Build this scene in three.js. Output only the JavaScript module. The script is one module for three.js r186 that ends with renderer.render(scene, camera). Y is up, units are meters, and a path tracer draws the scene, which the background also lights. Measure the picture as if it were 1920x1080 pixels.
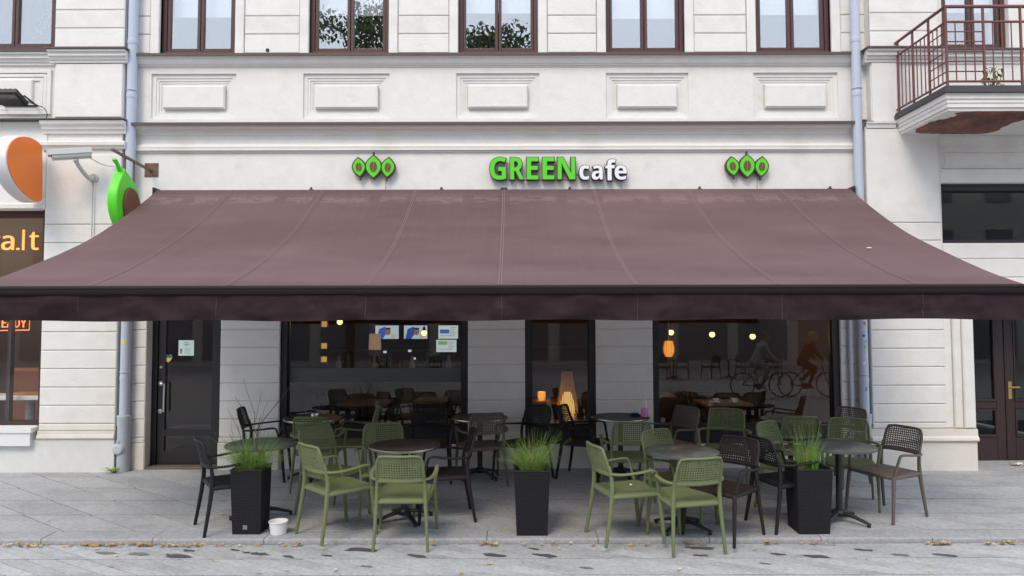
import * as THREE from 'three';
import { mergeGeometries, mergeVertices } from 'three/addons/utils/BufferGeometryUtils.js';
import { MarchingCubes } from 'three/addons/objects/MarchingCubes.js';
import { FontLoader } from 'three/addons/loaders/FontLoader.js';
import { TextGeometry } from 'three/addons/geometries/TextGeometry.js';

// ------------------------------------------------------------------ camera, sky, light, exposure
const scene = new THREE.Scene();
const camera = new THREE.PerspectiveCamera(41.64, 16 / 9, 0.1, 400);
camera.position.set(0, 1.93, 9.9);
camera.rotation.set(THREE.MathUtils.degToRad(2.9), 0, THREE.MathUtils.degToRad(-0.12));
camera.updateMatrixWorld();

const renderer = new THREE.WebGLRenderer({ antialias: true });
renderer.setSize(1024, 576);
renderer.toneMapping = THREE.LinearToneMapping;
renderer.toneMappingExposure = 1.38;
renderer.shadowMap.enabled = true;
renderer.shadowMap.type = THREE.PCFSoftShadowMap;

{ // an even overcast sky, a little brighter towards the zenith
  const w = 128, h = 64, d = new Float32Array(w * h * 4);
  for (let j = 0; j < h; j++) {
    const up = Math.max(0, Math.sin(((j + 0.5) / h - 0.5) * Math.PI));
    for (let i = 0; i < w; i++) {
      const cloud = 1 + 0.05 * Math.sin(i / w * Math.PI * 6 + j * 0.4) * Math.sin(j * 0.55 + 1.3) * up;
      const L = 1.12 * (0.92 + 0.2 * up) * cloud, k = (j * w + i) * 4;
      d[k] = L * 0.88; d[k + 1] = L * 0.985; d[k + 2] = L * 1.155; d[k + 3] = 1;
    }
  }
  const sky = new THREE.DataTexture(d, w, h, THREE.RGBAFormat, THREE.FloatType);
  sky.mapping = THREE.EquirectangularReflectionMapping; sky.magFilter = THREE.LinearFilter; sky.needsUpdate = true;
  scene.background = sky; scene.environment = sky;
}
const sun = new THREE.DirectionalLight(0xffedd6, 1.4);
sun.position.set(-5, 16, 12); sun.target.position.set(0, 1, 0);
sun.castShadow = true; sun.shadow.radius = 40; sun.shadow.mapSize.set(2048, 2048);
Object.assign(sun.shadow.camera, { left: -14, right: 14, top: 14, bottom: -14, near: 1, far: 60 });
scene.add(sun, sun.target);

// ------------------------------------------------------------------ helpers
let seed = 7;
const rnd = () => { seed = (seed * 1664525 + 1013904223) >>> 0; return seed / 4294967296; };
const rr = (a, b) => a + (b - a) * rnd();
const R = THREE.MathUtils.degToRad;
const V = (x, y, z) => new THREE.Vector3(x, y, z);
const hash = (x, y) => { let n = (Math.imul(x, 374761393) + Math.imul(y, 668265263)) | 0; n = Math.imul(n ^ (n >>> 13), 1274126177); return ((n ^ (n >>> 16)) >>> 0) / 4294967296; };
function vnoise(x, y, px, py = px) { // tileable value noise
  const xi = Math.floor(x), yi = Math.floor(y), fx = x - xi, fy = y - yi, m = (a, b) => ((a % b) + b) % b;
  const u = fx * fx * (3 - 2 * fx), v = fy * fy * (3 - 2 * fy);
  const a = hash(m(xi, px), m(yi, py)), b = hash(m(xi + 1, px), m(yi, py)), c = hash(m(xi, px), m(yi + 1, py)), d = hash(m(xi + 1, px), m(yi + 1, py));
  return a + (b - a) * u + (c - a) * v + (a - b - c + d) * u * v;
}
function fbm(u, v, f, o = 4) { let s = 0, a = 0.5, t = 0; for (let k = 0; k < o; k++) { s += a * vnoise(u * f + k * 17, v * f + k * 31, f); t += a; a *= 0.5; f *= 2; } return s / t; }
function tex(w, h, fn, srgb = true, repeat = 1) {
  const d = new Uint8Array(w * h * 4);
  for (let j = 0; j < h; j++) for (let i = 0; i < w; i++) {
    const c = fn(i / w, j / h, i, j), k = (j * w + i) * 4;
    for (let q = 0; q < 3; q++) d[k + q] = Math.max(0, Math.min(255, (Array.isArray(c) ? c[q] : c) * 255));
    d[k + 3] = 255;
  }
  const t = new THREE.DataTexture(d, w, h, THREE.RGBAFormat);
  t.wrapS = t.wrapT = THREE.RepeatWrapping; t.magFilter = THREE.LinearFilter; t.minFilter = THREE.LinearMipmapLinearFilter; t.generateMipmaps = true;
  if (srgb) t.colorSpace = THREE.SRGBColorSpace;
  t.repeat.set(repeat, repeat); t.needsUpdate = true;
  return t;
}
function canvasTex(w, h, draw) {
  const c = document.createElement('canvas'); c.width = w; c.height = h; draw(c.getContext('2d'), w, h);
  const t = new THREE.CanvasTexture(c); t.colorSpace = THREE.SRGBColorSpace; t.magFilter = THREE.LinearFilter; return t;
}
const lin = (r, g, b) => new THREE.Color().setRGB(r, g, b);
const mat = (r, g, b, rough = 0.8, o = {}) => new THREE.MeshStandardMaterial({ color: lin(r, g, b), roughness: rough, ...o });

const matte = (r, g, b, rough, spec, o = {}) => new THREE.MeshPhysicalMaterial({ color: lin(r, g, b), roughness: rough, specularIntensity: spec, ...o });
const taken = {};
function numbered(n) { const k = taken[n] = (taken[n] ?? -1) + 1; return k ? `${n}_${String(k).padStart(3, '0')}` : n; }
function tag(o, label, category, group, kind) {
  if (label) o.userData.label = label; if (category) o.userData.category = category; if (group) o.userData.group = group; if (kind) o.userData.kind = kind;
  return o;
}
function mesh(name, geo, m, parent = scene) {
  const g = Array.isArray(geo) ? merge(geo) : geo;
  const o = new THREE.Mesh(g, m); o.castShadow = o.receiveShadow = true;
  o.name = parent === scene ? numbered(name) : name; parent.add(o); return o;
}
function thing(name, label, category, pos = [0, 0, 0], turn = 0, group) {
  const o = new THREE.Group(); o.name = numbered(name); o.position.set(...pos); o.rotation.y = turn; scene.add(o);
  return tag(o, label, category, group);
}
function merge(gs) {
  return mergeGeometries(gs.map((g) => { const n = g.index ? g.toNonIndexed() : g; for (const k of Object.keys(n.attributes)) if (!['position', 'normal', 'uv'].includes(k)) n.deleteAttribute(k); return n; }), false);
}
function uvBox(g, s = 1) { // uv in metres over the dominant axis of each face
  const n = g.index ? g.toNonIndexed() : g; if (!n.attributes.normal) n.computeVertexNormals();
  const p = n.attributes.position, q = n.attributes.normal, uv = new Float32Array(p.count * 2);
  for (let i = 0; i < p.count; i++) {
    const ax = Math.abs(q.getX(i)), ay = Math.abs(q.getY(i)), az = Math.abs(q.getZ(i));
    const [a, b] = ax > ay && ax > az ? [p.getZ(i), p.getY(i)] : ay > az ? [p.getX(i), p.getZ(i)] : [p.getX(i), p.getY(i)];
    uv[2 * i] = a * s; uv[2 * i + 1] = b * s;
  }
  n.setAttribute('uv', new THREE.BufferAttribute(uv, 2)); return n;
}
const bx = (x0, x1, y0, y1, z0, z1) => uvBox(new THREE.BoxGeometry(x1 - x0, y1 - y0, z1 - z0).translate((x0 + x1) / 2, (y0 + y1) / 2, (z0 + z1) / 2));
function rectShape(x0, x1, y0, y1, r = 0) {
  const s = new THREE.Shape();
  if (!r) { s.moveTo(x0, y0); s.lineTo(x1, y0); s.lineTo(x1, y1); s.lineTo(x0, y1); s.closePath(); return s; }
  s.moveTo(x0 + r, y0); s.lineTo(x1 - r, y0); s.absarc(x1 - r, y0 + r, r, -Math.PI / 2, 0); s.lineTo(x1, y1 - r); s.absarc(x1 - r, y1 - r, r, 0, Math.PI / 2);
  s.lineTo(x0 + r, y1); s.absarc(x0 + r, y1 - r, r, Math.PI / 2, Math.PI); s.lineTo(x0, y0 + r); s.absarc(x0 + r, y0 + r, r, Math.PI, Math.PI * 1.5); return s;
}
function cham(x0, x1, y0, y1, z0, z1, c = 0.008) { // a box with chamfered front edges
  const g = new THREE.ExtrudeGeometry(rectShape(x0 + c, x1 - c, y0 + c, y1 - c), { depth: z1 - z0 - c, bevelEnabled: true, bevelSize: c, bevelThickness: c, bevelSegments: 1, steps: 1 });
  return uvBox(g.translate(0, 0, z0));
}
function sheet(shape, depth, bevel = 0, seg = 2, curve = 10) {
  return new THREE.ExtrudeGeometry(shape, { depth, bevelEnabled: bevel > 0, bevelSize: bevel, bevelThickness: bevel, bevelSegments: seg, curveSegments: curve });
}
function profileX(pts, x0, x1) { // a moulding: a (z, y) profile drawn along x
  const s = new THREE.Shape(); pts.forEach(([z, y], i) => (i ? s.lineTo(z, y) : s.moveTo(z, y))); s.closePath();
  const g = new THREE.ExtrudeGeometry(s, { depth: x1 - x0, bevelEnabled: false });
  g.applyMatrix4(new THREE.Matrix4().makeBasis(V(0, 0, 1), V(0, 1, 0), V(-1, 0, 0)).setPosition(x1, 0, 0));
  return uvBox(g);
}
function sweep(pts, side = V(1, 0, 0), sides = 8, square = 0.75, smooth = 0) { // pts: [x, y, z, half width along side, half width across]
  let P = pts;
  if (smooth) {
    const c = new THREE.CatmullRomCurve3(pts.map((p) => V(p[0], p[1], p[2])), false, 'centripetal'); P = [];
    for (let i = 0; i < (pts.length - 1) * smooth + 1; i++) {
      const t = i / smooth, k = Math.min(pts.length - 2, Math.floor(t)), f = t - k, q = c.getPoint(t / (pts.length - 1));
      P.push([q.x, q.y, q.z, pts[k][3] + (pts[k + 1][3] - pts[k][3]) * f, pts[k][4] + (pts[k + 1][4] - pts[k][4]) * f]);
    }
  }
  const pos = [], idx = [], n = P.length;
  for (let i = 0; i < n; i++) {
    const a = P[Math.max(0, i - 1)], b = P[Math.min(n - 1, i + 1)], t = V(b[0] - a[0], b[1] - a[1], b[2] - a[2]).normalize();
    let e = side.clone().addScaledVector(t, -side.dot(t)); if (e.lengthSq() < 1e-6) e = V(t.y, t.z, t.x); e.normalize();
    const f = t.clone().cross(e);
    for (let k = 0; k < sides; k++) {
      const w = (k + 0.5) / sides * Math.PI * 2, cs = Math.cos(w), sn = Math.sin(w), u = Math.sign(cs) * Math.abs(cs) ** square, v = Math.sign(sn) * Math.abs(sn) ** square;
      pos.push(P[i][0] + e.x * u * P[i][3] + f.x * v * P[i][4], P[i][1] + e.y * u * P[i][3] + f.y * v * P[i][4], P[i][2] + e.z * u * P[i][3] + f.z * v * P[i][4]);
    }
  }
  for (let i = 0; i < n - 1; i++) for (let k = 0; k < sides; k++) { const a = i * sides + k, b = i * sides + (k + 1) % sides; idx.push(a, b, a + sides, b, b + sides, a + sides); }
  for (let k = 1; k < sides - 1; k++) { idx.push(0, k + 1, k); const o = (n - 1) * sides; idx.push(o, o + k, o + k + 1); }
  const g = new THREE.BufferGeometry(); g.setAttribute('position', new THREE.Float32BufferAttribute(pos, 3)); g.setIndex(idx);
  if (sides > 4) g.computeVertexNormals(); const o = sides > 4 ? g : g.toNonIndexed(); if (sides <= 4) o.computeVertexNormals();
  return uvBox(o);
}
const rod = (a, b, r, sides = 8) => sweep([[...a, r, r], [...b, r, r]], Math.abs(b[0] - a[0]) > Math.abs(b[1] - a[1]) ? V(0, 1, 0) : V(1, 0, 0), sides, 1);
const lathe = (pts, seg = 32) => new THREE.LatheGeometry(pts.map(([r, y]) => new THREE.Vector2(r, y)), seg);

// ------------------------------------------------------------------ materials
const plasterTex = tex(1024, 1024, (u, v) => {
  const a = fbm(u, v, 5, 5), b = fbm(u + 0.37, v + 0.11, 24, 3), st = fbm(u * 1, v + 0.5, 9, 4);
  const dirt = Math.max(0, a - 0.58) * 0.55 + Math.max(0, st - 0.66) * 0.5;
  const sp = hash(Math.floor(u * 512) + 3, Math.floor(v * 512)) > 0.9993 ? 0.14 : 0; // dirt specks
  const k = 0.985 - 0.04 * (b - 0.5) - dirt * 0.28 - sp * fbm(u, v, 7, 2);
  return [k, k * (1 - dirt * 0.05), k * (1 - dirt * 0.16)];
}, true, 1 / 2.7);
const plasterBump = tex(512, 512, (u, v) => 0.5 + 0.5 * (fbm(u, v, 40, 3) - 0.5) + 0.5 * (fbm(u, v, 6, 3) - 0.5), false, 1 / 1.1);
const plaster = mat(0.80, 0.775, 0.735, 0.9, { map: plasterTex, bumpMap: plasterBump, bumpScale: 0.004 });
const plasterWarm = mat(0.74, 0.70, 0.635, 0.9, { map: plasterTex, bumpMap: plasterBump, bumpScale: 0.004 });
const baseGrey = mat(0.72, 0.725, 0.71, 0.85, { map: plasterTex, bumpMap: plasterBump, bumpScale: 0.004 });
const flashing = mat(0.10, 0.066, 0.058, 0.55);
const brownFrame = mat(0.085, 0.036, 0.03, 0.4);
const darkFrame = mat(0.016, 0.014, 0.017, 0.42);
const doorBrown = mat(0.035, 0.018, 0.019, 0.45);
const pipePaint = mat(0.47, 0.52, 0.62, 0.5);
const black = mat(0.014, 0.014, 0.016, 0.5);
const steel = new THREE.MeshStandardMaterial({ color: lin(0.62, 0.62, 0.62), roughness: 0.28, metalness: 1 });
const brass = new THREE.MeshStandardMaterial({ color: lin(0.62, 0.45, 0.16), roughness: 0.3, metalness: 1 });
const whitePaint = mat(0.78, 0.78, 0.78, 0.45);
const glass = (ior) => new THREE.MeshPhysicalMaterial({ color: 0xffffff, roughness: 0, transmission: 1, thickness: 0, ior });
const shopGlass = glass(1.45), upperGlass = glass(3.0);
const railPaint = mat(0.16, 0.055, 0.045, 0.55);
const graniteTex = tex(512, 512, (u, v) => {
  const s = hash(Math.floor(u * 512), Math.floor(v * 512)), a = fbm(u, v, 6, 5), b = fbm(u, v, 60, 2), st = fbm(u + 0.3, v + 0.7, 3, 4);
  const k = 0.86 + 0.12 * (s - 0.5) + 0.14 * (b - 0.5) + 0.10 * (a - 0.5) - Math.max(0, st - 0.6) * 0.35;
  return [k, k, k * 1.005];
}, true, 1 / 1.6);
const graniteBump = tex(512, 512, (u, v) => 0.5 + 0.6 * (fbm(u, v, 80, 2) - 0.5) + 0.3 * (fbm(u, v, 10, 3) - 0.5), false, 1 / 0.8);
const slabMats = [0.495, 0.52, 0.535, 0.51].map((k) => mat(k * 0.985, k, k * 1.01, 0.75, { map: graniteTex, bumpMap: graniteBump, bumpScale: 0.002 }));
const streetMats = [0.55, 0.585, 0.565, 0.605, 0.53].map((k) => mat(k * 0.99, k, k * 1.0, 0.8, { map: graniteTex, bumpMap: graniteBump, bumpScale: 0.0035 }));
const kerbMat = mat(0.5, 0.505, 0.515, 0.85, { map: graniteTex, bumpMap: graniteBump, bumpScale: 0.004 });
const jointMat = mat(0.035, 0.034, 0.033, 0.95);
// ------------------------------------------------------------------ ground
const SLOPE = 0.03, groundY = (z) => (z < 2.9 ? 0.09 - SLOPE * z : -0.045);
tag(mesh('street_ground', uvBox(new THREE.BoxGeometry(160, 0.2, 80).translate(0, -0.148, 45.06)), mat(0.42, 0.415, 0.41, 0.8, { map: graniteTex, bumpMap: graniteBump, bumpScale: 0.004 })), 'pale grey stone street in front of the terrace', 'street', null, 'structure');
tag(mesh('far_ground', uvBox(new THREE.PlaneGeometry(160, 40).rotateX(-Math.PI / 2).translate(0, -0.12, -14)), jointMat), 'ground under the building', 'ground', null, 'structure');
function slabGeo(w, d, shear, gap, thick, du) { // a skewed paving slab with a worn top edge, its far left corner at the origin
  const c = 0.002, s = new THREE.Shape(), q = [[gap + c, gap + c], [w - gap - c, gap + c], [w - gap - c + shear * d, d - gap - c], [gap + c + shear * d, d - gap - c]];
  q.forEach(([x, z], i) => (i ? s.lineTo(x, -z) : s.moveTo(x, -z))); s.closePath();
  const g = new THREE.ExtrudeGeometry(s, { depth: thick, bevelEnabled: true, bevelSize: c, bevelThickness: c, bevelSegments: 1 });
  g.rotateX(-Math.PI / 2).translate(0, -thick - c, 0);
  const o = uvBox(g), uv = o.attributes.uv; for (let i = 0; i < uv.count; i++) uv.setXY(i, uv.getX(i) + du * 0.37, uv.getY(i) + du * 0.61); return o;
}
{
  const terrace = thing('terrace_paving', 'grey granite terrace of skewed slabs sloping to the kerb', 'paving', [0, 0.09, 0]); terrace.userData.kind = 'structure'; terrace.rotation.x = SLOPE;
  mesh('joint_bed', uvBox(new THREE.BoxGeometry(20, 0.06, 3.5).translate(0, -0.0335, 0.93)), jointMat, terrace);
  const d = 0.565, w = 0.68, sh = 1.3, geos = [0, 1, 2, 3, 4, 5].map((k) => slabGeo(w, d, sh, 0.0085, 0.03, k));
  let i = 0;
  for (let row = 0; row < 6; row++) {
    const z0 = 2.662 - d * (row + 1);
    for (let k = -8; k < 24; k++) {
      const x = -5.69 + w * k + sh * (z0 - 1.017); if (x < -9.2 || x > 8.6) continue;
      const o = mesh('slab', geos[(i * 7 + row * 3) % 6], slabMats[Math.floor(rnd() * 4)], terrace); o.position.set(x, rr(-0.001, 0.001), z0); i++;
    }
  }
  const kerb = thing('kerb', 'low granite kerb along the edge of the terrace', 'kerb', [0, 0.09, 0]); kerb.userData.kind = 'structure'; kerb.rotation.x = SLOPE;
  const prof = [[2.665, -0.11], [2.9, -0.11], [2.9, -0.018], [2.896, -0.008], [2.888, -0.002], [2.878, 0], [2.665, 0]];
  const kg = profileX(prof, 0.003, 1.012);
  for (let k = -9; k < 9; k++) { const o = mesh('kerb_stone', kg, kerbMat, kerb); o.position.set(-1.25 + 1.015 * k, rr(-0.001, 0.002), 0); }
  const street = thing('street_paving', 'pale grey street paving of narrow diagonal stone setts', 'paving', [0, -0.045, 0]); street.userData.kind = 'structure';
  const sd = 0.43, sw = 0.262, sg = [0, 1, 2, 3, 4, 5].map((k) => slabGeo(sw, sd, 1.5, 0.0062, 0.03, k));
  mesh('joint_bed', uvBox(new THREE.BoxGeometry(15, 0.01, 2.18).translate(0, -0.008, 3.98)), jointMat, street);
  for (let row = 0; row < 5; row++) for (let k = 0; k < 55; k++) {
    const z0 = 2.905 + sd * row, x = -7.4 + sw * k + (row % 2 ? 0.1 : 0);
    const o = mesh('paving_stone', sg[(k * 5 + row * 7) % 6], streetMats[Math.floor(rnd() * 5)], street); o.position.set(x, rr(-0.0008, 0.0008), z0);
  }
  const blot = mat(0.085, 0.08, 0.076, 0.7), blot2 = mat(0.17, 0.165, 0.16, 0.8);
  for (let [x, z, a, b, m] of [[-2.88, 3.26, 0.16, 0.07, 0], [-3.25, 3.2, 0.15, 0.05, 1], [-3.55, 3.17, 0.14, 0.05, 1], [-2.86, 3.1, 0.07, 0.04, 0], [-2.2, 3.2, 0.1, 0.05, 0], [-2.46, 3.08, 0.06, 0.03, 0], [-2.33, 3.16, 0.05, 0.03, 0], [-1.93, 3.28, 0.05, 0.05, 0], [-1.6, 3.25, 0.06, 0.03, 0], [-1.34, 3.09, 0.2, 0.07, 0], [-0.82, 3.27, 0.09, 0.06, 0], [-0.16, 3.25, 0.11, 0.07, 0], [0.28, 3.26, 0.11, 0.07, 0], [0.19, 3.07, 0.05, 0.04, 0], [1.66, 3.05, 0.2, 0.05, 0], [1.62, 3.27, 0.08, 0.03, 0], [2.3, 3.24, 0.08, 0.04, 0], [2.6, 3.3, 0.13, 0.06, 0], [3.1, 3.12, 0.09, 0.04, 0], [3.34, 3.27, 0.08, 0.04, 1], [3.72, 3.28, 0.11, 0.05, 0], [0.6, 3.6, 0.06, 0.03, 1], [-1.2, 3.55, 0.07, 0.03, 1], [2.1, 3.5, 0.05, 0.03, 1]]) {
    const s = new THREE.Shape(), n = 15; b *= 1.35; a *= 0.85; for (let k = 0; k < n; k++) { const t = k / n * Math.PI * 2, r = rr(0.5, 0.95) * (0.75 + 0.35 * Math.abs(Math.cos(t)) ** 3); const X = Math.cos(t) * a * r - Math.sin(t) * b * 0.9, Y = Math.sin(t) * b * r * 1.2; k ? s.lineTo(X, Y) : s.moveTo(X, Y); }
    const o = mesh('stain', uvBox(new THREE.ShapeGeometry(s).rotateX(-Math.PI / 2)), m ? blot2 : blot, street); o.position.set(x, 0.004, z);
  }
}
// ------------------------------------------------------------------ the building
const house = thing('townhouse', 'cream plastered townhouse with rusticated piers and shop windows behind the awning', 'building');
const part = (name, geo, m = plaster, parent = house) => mesh(name, geo, m, parent);
{
  // backing walls round the openings
  const W = [];
  W.push(bx(-5.08, 4.62, 2.9, 4.655, -0.4, 0));                                   // sign wall
  for (const [a, b] of [[-5.06, -4.772], [-3.798, -3.034], [-0.572, 0.163], [1.094, 1.828], [4.289, 4.6]]) W.push(bx(a, b, -0.02, 2.9, -0.35, -0.014));
  for (const [a, b] of [[-3.034, -0.572], [0.163, 1.094], [1.828, 4.289]]) W.push(bx(a, b, -0.02, 0.4, -0.3, -0.03));
  // panel band between the two ledges with five sunk panels
  const panels = [[-4.78, -3.656], [-2.765, -1.619], [-0.735, 0.368], [1.252, 2.348], [3.211, 4.328]];
  let x = -5.08; for (const [a, b] of panels) { W.push(bx(x, a, 4.655, 5.40, -0.4, 0)); W.push(bx(a, b, 4.655, 4.68, -0.4, 0), bx(a, b, 5.29, 5.40, -0.4, 0), bx(a, b, 4.68, 5.29, -0.4, -0.075)); x = b; } W.push(bx(x, 4.72, 4.655, 5.40, -0.4, 0));
  // upper storey
  const win = [[-4.681, -3.674], [-2.695, -1.631], [-0.709, 0.355], [1.255, 2.305], [3.248, 4.255]];
  x = -5.08; for (const [a, b] of win) { W.push(bx(x, a, 5.40, 7.6, -0.4, -0.02)); W.push(bx(a, b, 5.40, 5.557, -0.4, -0.02)); x = b; } W.push(bx(x, 4.72, 5.40, 7.6, -0.4, -0.02));
  W.push(bx(-9.5, 9.5, 7.6, 9.2, -0.4, -0.02));
  part('wall', W);
  // panels: stepped frame sinking to a raised field
  for (const [a, b] of panels) {
    const steps = [];
    for (const [i0, i1, zf] of [[0.0, 0.052, -0.028], [0.052, 0.085, -0.04], [0.085, 0.115, -0.052], [0.115, 0.145, -0.062]]) {
      const s = rectShape(a + i0, b - i0, 4.68 + i0, 5.29 - i0); s.holes.push(rectShape(a + i1, b - i1, 4.68 + i1, 5.29 - i1));
      steps.push(uvBox(new THREE.ExtrudeGeometry(s, { depth: zf + 0.075, bevelEnabled: false }).translate(0, 0, -0.075)));
    }
    const f = part('panel_frame', steps);
    mesh('panel_field', cham(a + 0.155, b - 0.155, 4.825, 5.13, -0.075, 0.004, 0.014), plaster, f);
  }
  // ledges and mouldings of the central bay
  part('ledge', profileX([[-0.1, 5.37], [0.012, 5.37], [0.012, 5.385], [0.03, 5.388], [0.03, 5.40], [0.045, 5.405], [0.062, 5.43], [0.07, 5.475], [0.095, 5.485], [0.095, 5.515], [-0.1, 5.53]], -5.08, 4.72));
  part('flashing', profileX([[-0.1, 5.532], [0.12, 5.517], [0.12, 5.492], [0.126, 5.492], [0.126, 5.523], [-0.1, 5.556]], -5.08, 4.72), flashing);
  part('cornice', profileX([[-0.1, 4.46], [0.014, 4.46], [0.02, 4.49], [0.05, 4.50], [0.05, 4.52], [0.10, 4.55], [0.115, 4.585], [-0.1, 4.60]], -5.08, 4.62));
  part('flashing', profileX([[-0.1, 4.602], [0.15, 4.588], [0.15, 4.555], [0.156, 4.555], [0.156, 4.594], [-0.1, 4.64]], -5.08, 4.72), flashing);
  part('string_course', profileX([[-0.1, 4.222], [0.012, 4.222], [0.02, 4.24], [0.045, 4.25], [0.045, 4.275], [0.05, 4.30], [0.028, 4.315], [0.022, 4.338], [-0.1, 4.342]], -5.08, 4.62));
  // rusticated blocks on the ground-floor piers
  const joints = []; for (let k = -4; k < 7; k++) joints.push(1.895 - 0.232 * k);
  const blocks = (x0, x1, js, z0, z1, top, m = plaster) => { for (let k = 0; k < js.length; k++) { const hi = k ? js[k - 1] : top, lo = js[k]; if (hi - lo > 0.03) part('block', cham(x0, x1, lo + 0.004, hi - 0.004, z0, z1, 0.009), m); } };
  for (const [a, b] of [[-5.06, -4.768], [-3.802, -3.028], [-0.576, 0.167], [1.09, 1.832], [4.285, 4.6]]) {
    blocks(a, b, joints, -0.025, 0.004, 2.9);
    part('plinth', [cham(a - 0.012, b + 0.012, -0.02, 0.43, -0.06, 0.022, 0.012), cham(a - 0.004, b + 0.004, 0.432, 0.497, -0.06, 0.014, 0.012)], plasterWarm);
  }
  // upper piers: trims beside the windows and block courses between them
  const upJ = [7.3, 7.053, 6.806, 6.559, 6.312, 6.066, 5.82];
  const piers = [[-5.06, -4.681, 0], [-3.674, -2.695, 2], [-1.631, -0.709, 2], [0.355, 1.255, 2], [2.305, 3.248, 2], [4.255, 4.70, 1]];
  for (const [a, b, k] of piers) {
    const l = k ? a + 0.125 : a, r = k === 1 ? b : b - 0.125;
    if (k) part('window_trim', cham(a, a + 0.118, 5.53, 7.6, -0.12, 0.03, 0.01));
    if (k !== 1) part('window_trim', cham(b - 0.118, b, 5.53, 7.6, -0.12, 0.03, 0.01));
    blocks(l, r, [...upJ, 5.558], -0.03, 0.012, 7.6);
  }
  part('vent_hole', new THREE.CylinderGeometry(0.025, 0.025, 0.02, 16).rotateX(Math.PI / 2).translate(-3.24, 5.60, 0.008), black);

  // left pilaster and bay
  part('pilaster', [bx(-6.055, -5.08, -0.02, 4.62, -0.4, 0.128), bx(-5.985, -5.075, 4.62, 7.6, -0.4, 0.128)]);
  const lj = [3.261, 3.02, 2.785, 2.55, 2.32, 2.106, 1.87, 1.634, 1.398, 1.162, 0.93, 0.70]; blocks(-6.052, -5.078, lj, 0.115, 0.15, 4.18);
  part('block', cham(-6.052, -5.078, 0.615, 0.694, 0.115, 0.15, 0.008));
  part('plinth', profileX([[0, 0.5], [0.165, 0.5], [0.185, 0.52], [0.175, 0.555], [0.165, 0.565], [0.16, 0.61], [0, 0.612]], -6.06, -5.075), plasterWarm);
  part('plinth', [bx(-9.5, -5.075, -0.03, 0.497, -0.3, 0.16)], baseGrey);
  blocks(-5.985, -5.075, [7.3, 7.06, 6.82, 6.58, 6.335, 6.093, 5.85, 5.56], 0.12, 0.155, 7.6);
  part('block', cham(-5.96, -5.085, 4.665, 5.372, 0.12, 0.155, 0.008));
  const dz = (p, d) => p.map(([z, y]) => [z < 0 ? z : z + d, y]);
  const ledgeP = [[-0.1, 5.385], [0.015, 5.385], [0.015, 5.41], [0.035, 5.42], [0.045, 5.45], [0.07, 5.46], [0.07, 5.50], [0.1, 5.51], [0.1, 5.535], [-0.1, 5.545]];
  part('ledge', profileX(dz(ledgeP, 0.15), -6.03, -5.02)); part('ledge', profileX(dz(ledgeP, 0.06), -9.5, -6.032)); part('ledge', profileX(dz(ledgeP.map(([z, y]) => [z, y - 0.012]), 0.15), 4.63, 5.66)); part('ledge', profileX(dz(ledgeP.map(([z, y]) => [z, y - 0.012]), 0.08), 5.662, 9.5));
  for (const [a, b, d, dy] of [[-6.05, -5.0, 0.16, 0], [-9.5, -6.052, 0.07, 0], [4.61, 5.68, 0.16, -0.014], [5.682, 9.5, 0.09, -0.014]]) part('flashing', profileX(dz([[-0.1, 5.547 + dy], [0.11, 5.537 + dy], [0.11, 5.56 + dy], [-0.1, 5.575 + dy]], d), a, b), flashing);
  const corP = [[-0.1, 4.45], [0.014, 4.45], [0.02, 4.49], [0.045, 4.50], [0.05, 4.53], [0.09, 4.56], [0.1, 4.60], [-0.1, 4.62]];
  part('cornice', profileX(dz(corP, 0.15), -6.1, -5.02)); part('cornice', profileX(dz(corP, 0.06), -9.5, -6.102));
  part('flashing', profileX(dz([[-0.1, 4.622], [0.12, 4.607], [0.12, 4.622], [-0.1, 4.662]], 0.15), -9.5, -5.01), flashing);
  part('string_course', profileX(dz([[-0.1, 4.25], [0.012, 4.25], [0.02, 4.27], [0.045, 4.29], [0.05, 4.33], [0.028, 4.345], [-0.1, 4.36]], 0.15), -9.5, -5.02));
  part('wall', [bx(-9.5, -6.055, 3.456, 4.64, -0.4, 0.145), bx(-9.5, -5.985, 4.64, 5.40, -0.4, 0.045), bx(-9.5, -5.985, 5.40, 5.6, -0.4, 0.04), bx(-9.5, -7.25, 5.6, 7.6, -0.4, 0.04), bx(-9.5, -9.1, 0.49, 3.456, -0.4, 0.145)]);
  part('lintel', cham(-9.3, -6.05, 3.458, 3.535, 0.1, 0.175, 0.012));
  { // half-seen sunk panel of the left bay
    const a = -7.6, b = -6.07; const rings = [[0, 0.05, 0.075], [0.06, 0.10, 0.066], [0.11, 0.15, 0.058]].map(([i0, i1, zf]) => { const s = rectShape(a + i0, b - i0, 4.73 + i0, 5.33 - i0); s.holes.push(rectShape(a + i1, b - i1, 4.73 + i1, 5.33 - i1)); return uvBox(new THREE.ExtrudeGeometry(s, { depth: zf - 0.04, bevelEnabled: false }).translate(0, 0, 0.042)); });
    const f = part('panel_frame', rings); mesh('panel_field', cham(a + 0.19, b - 0.24, 4.90, 5.19, 0.042, 0.09, 0.012), plaster, f);
  }
  // right pilaster and bay
  part('pilaster', [bx(4.61, 5.56, -0.02, 4.52, -0.4, 0.128), bx(4.70, 5.6, 4.52, 7.6, -0.4, 0.128)]);
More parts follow.
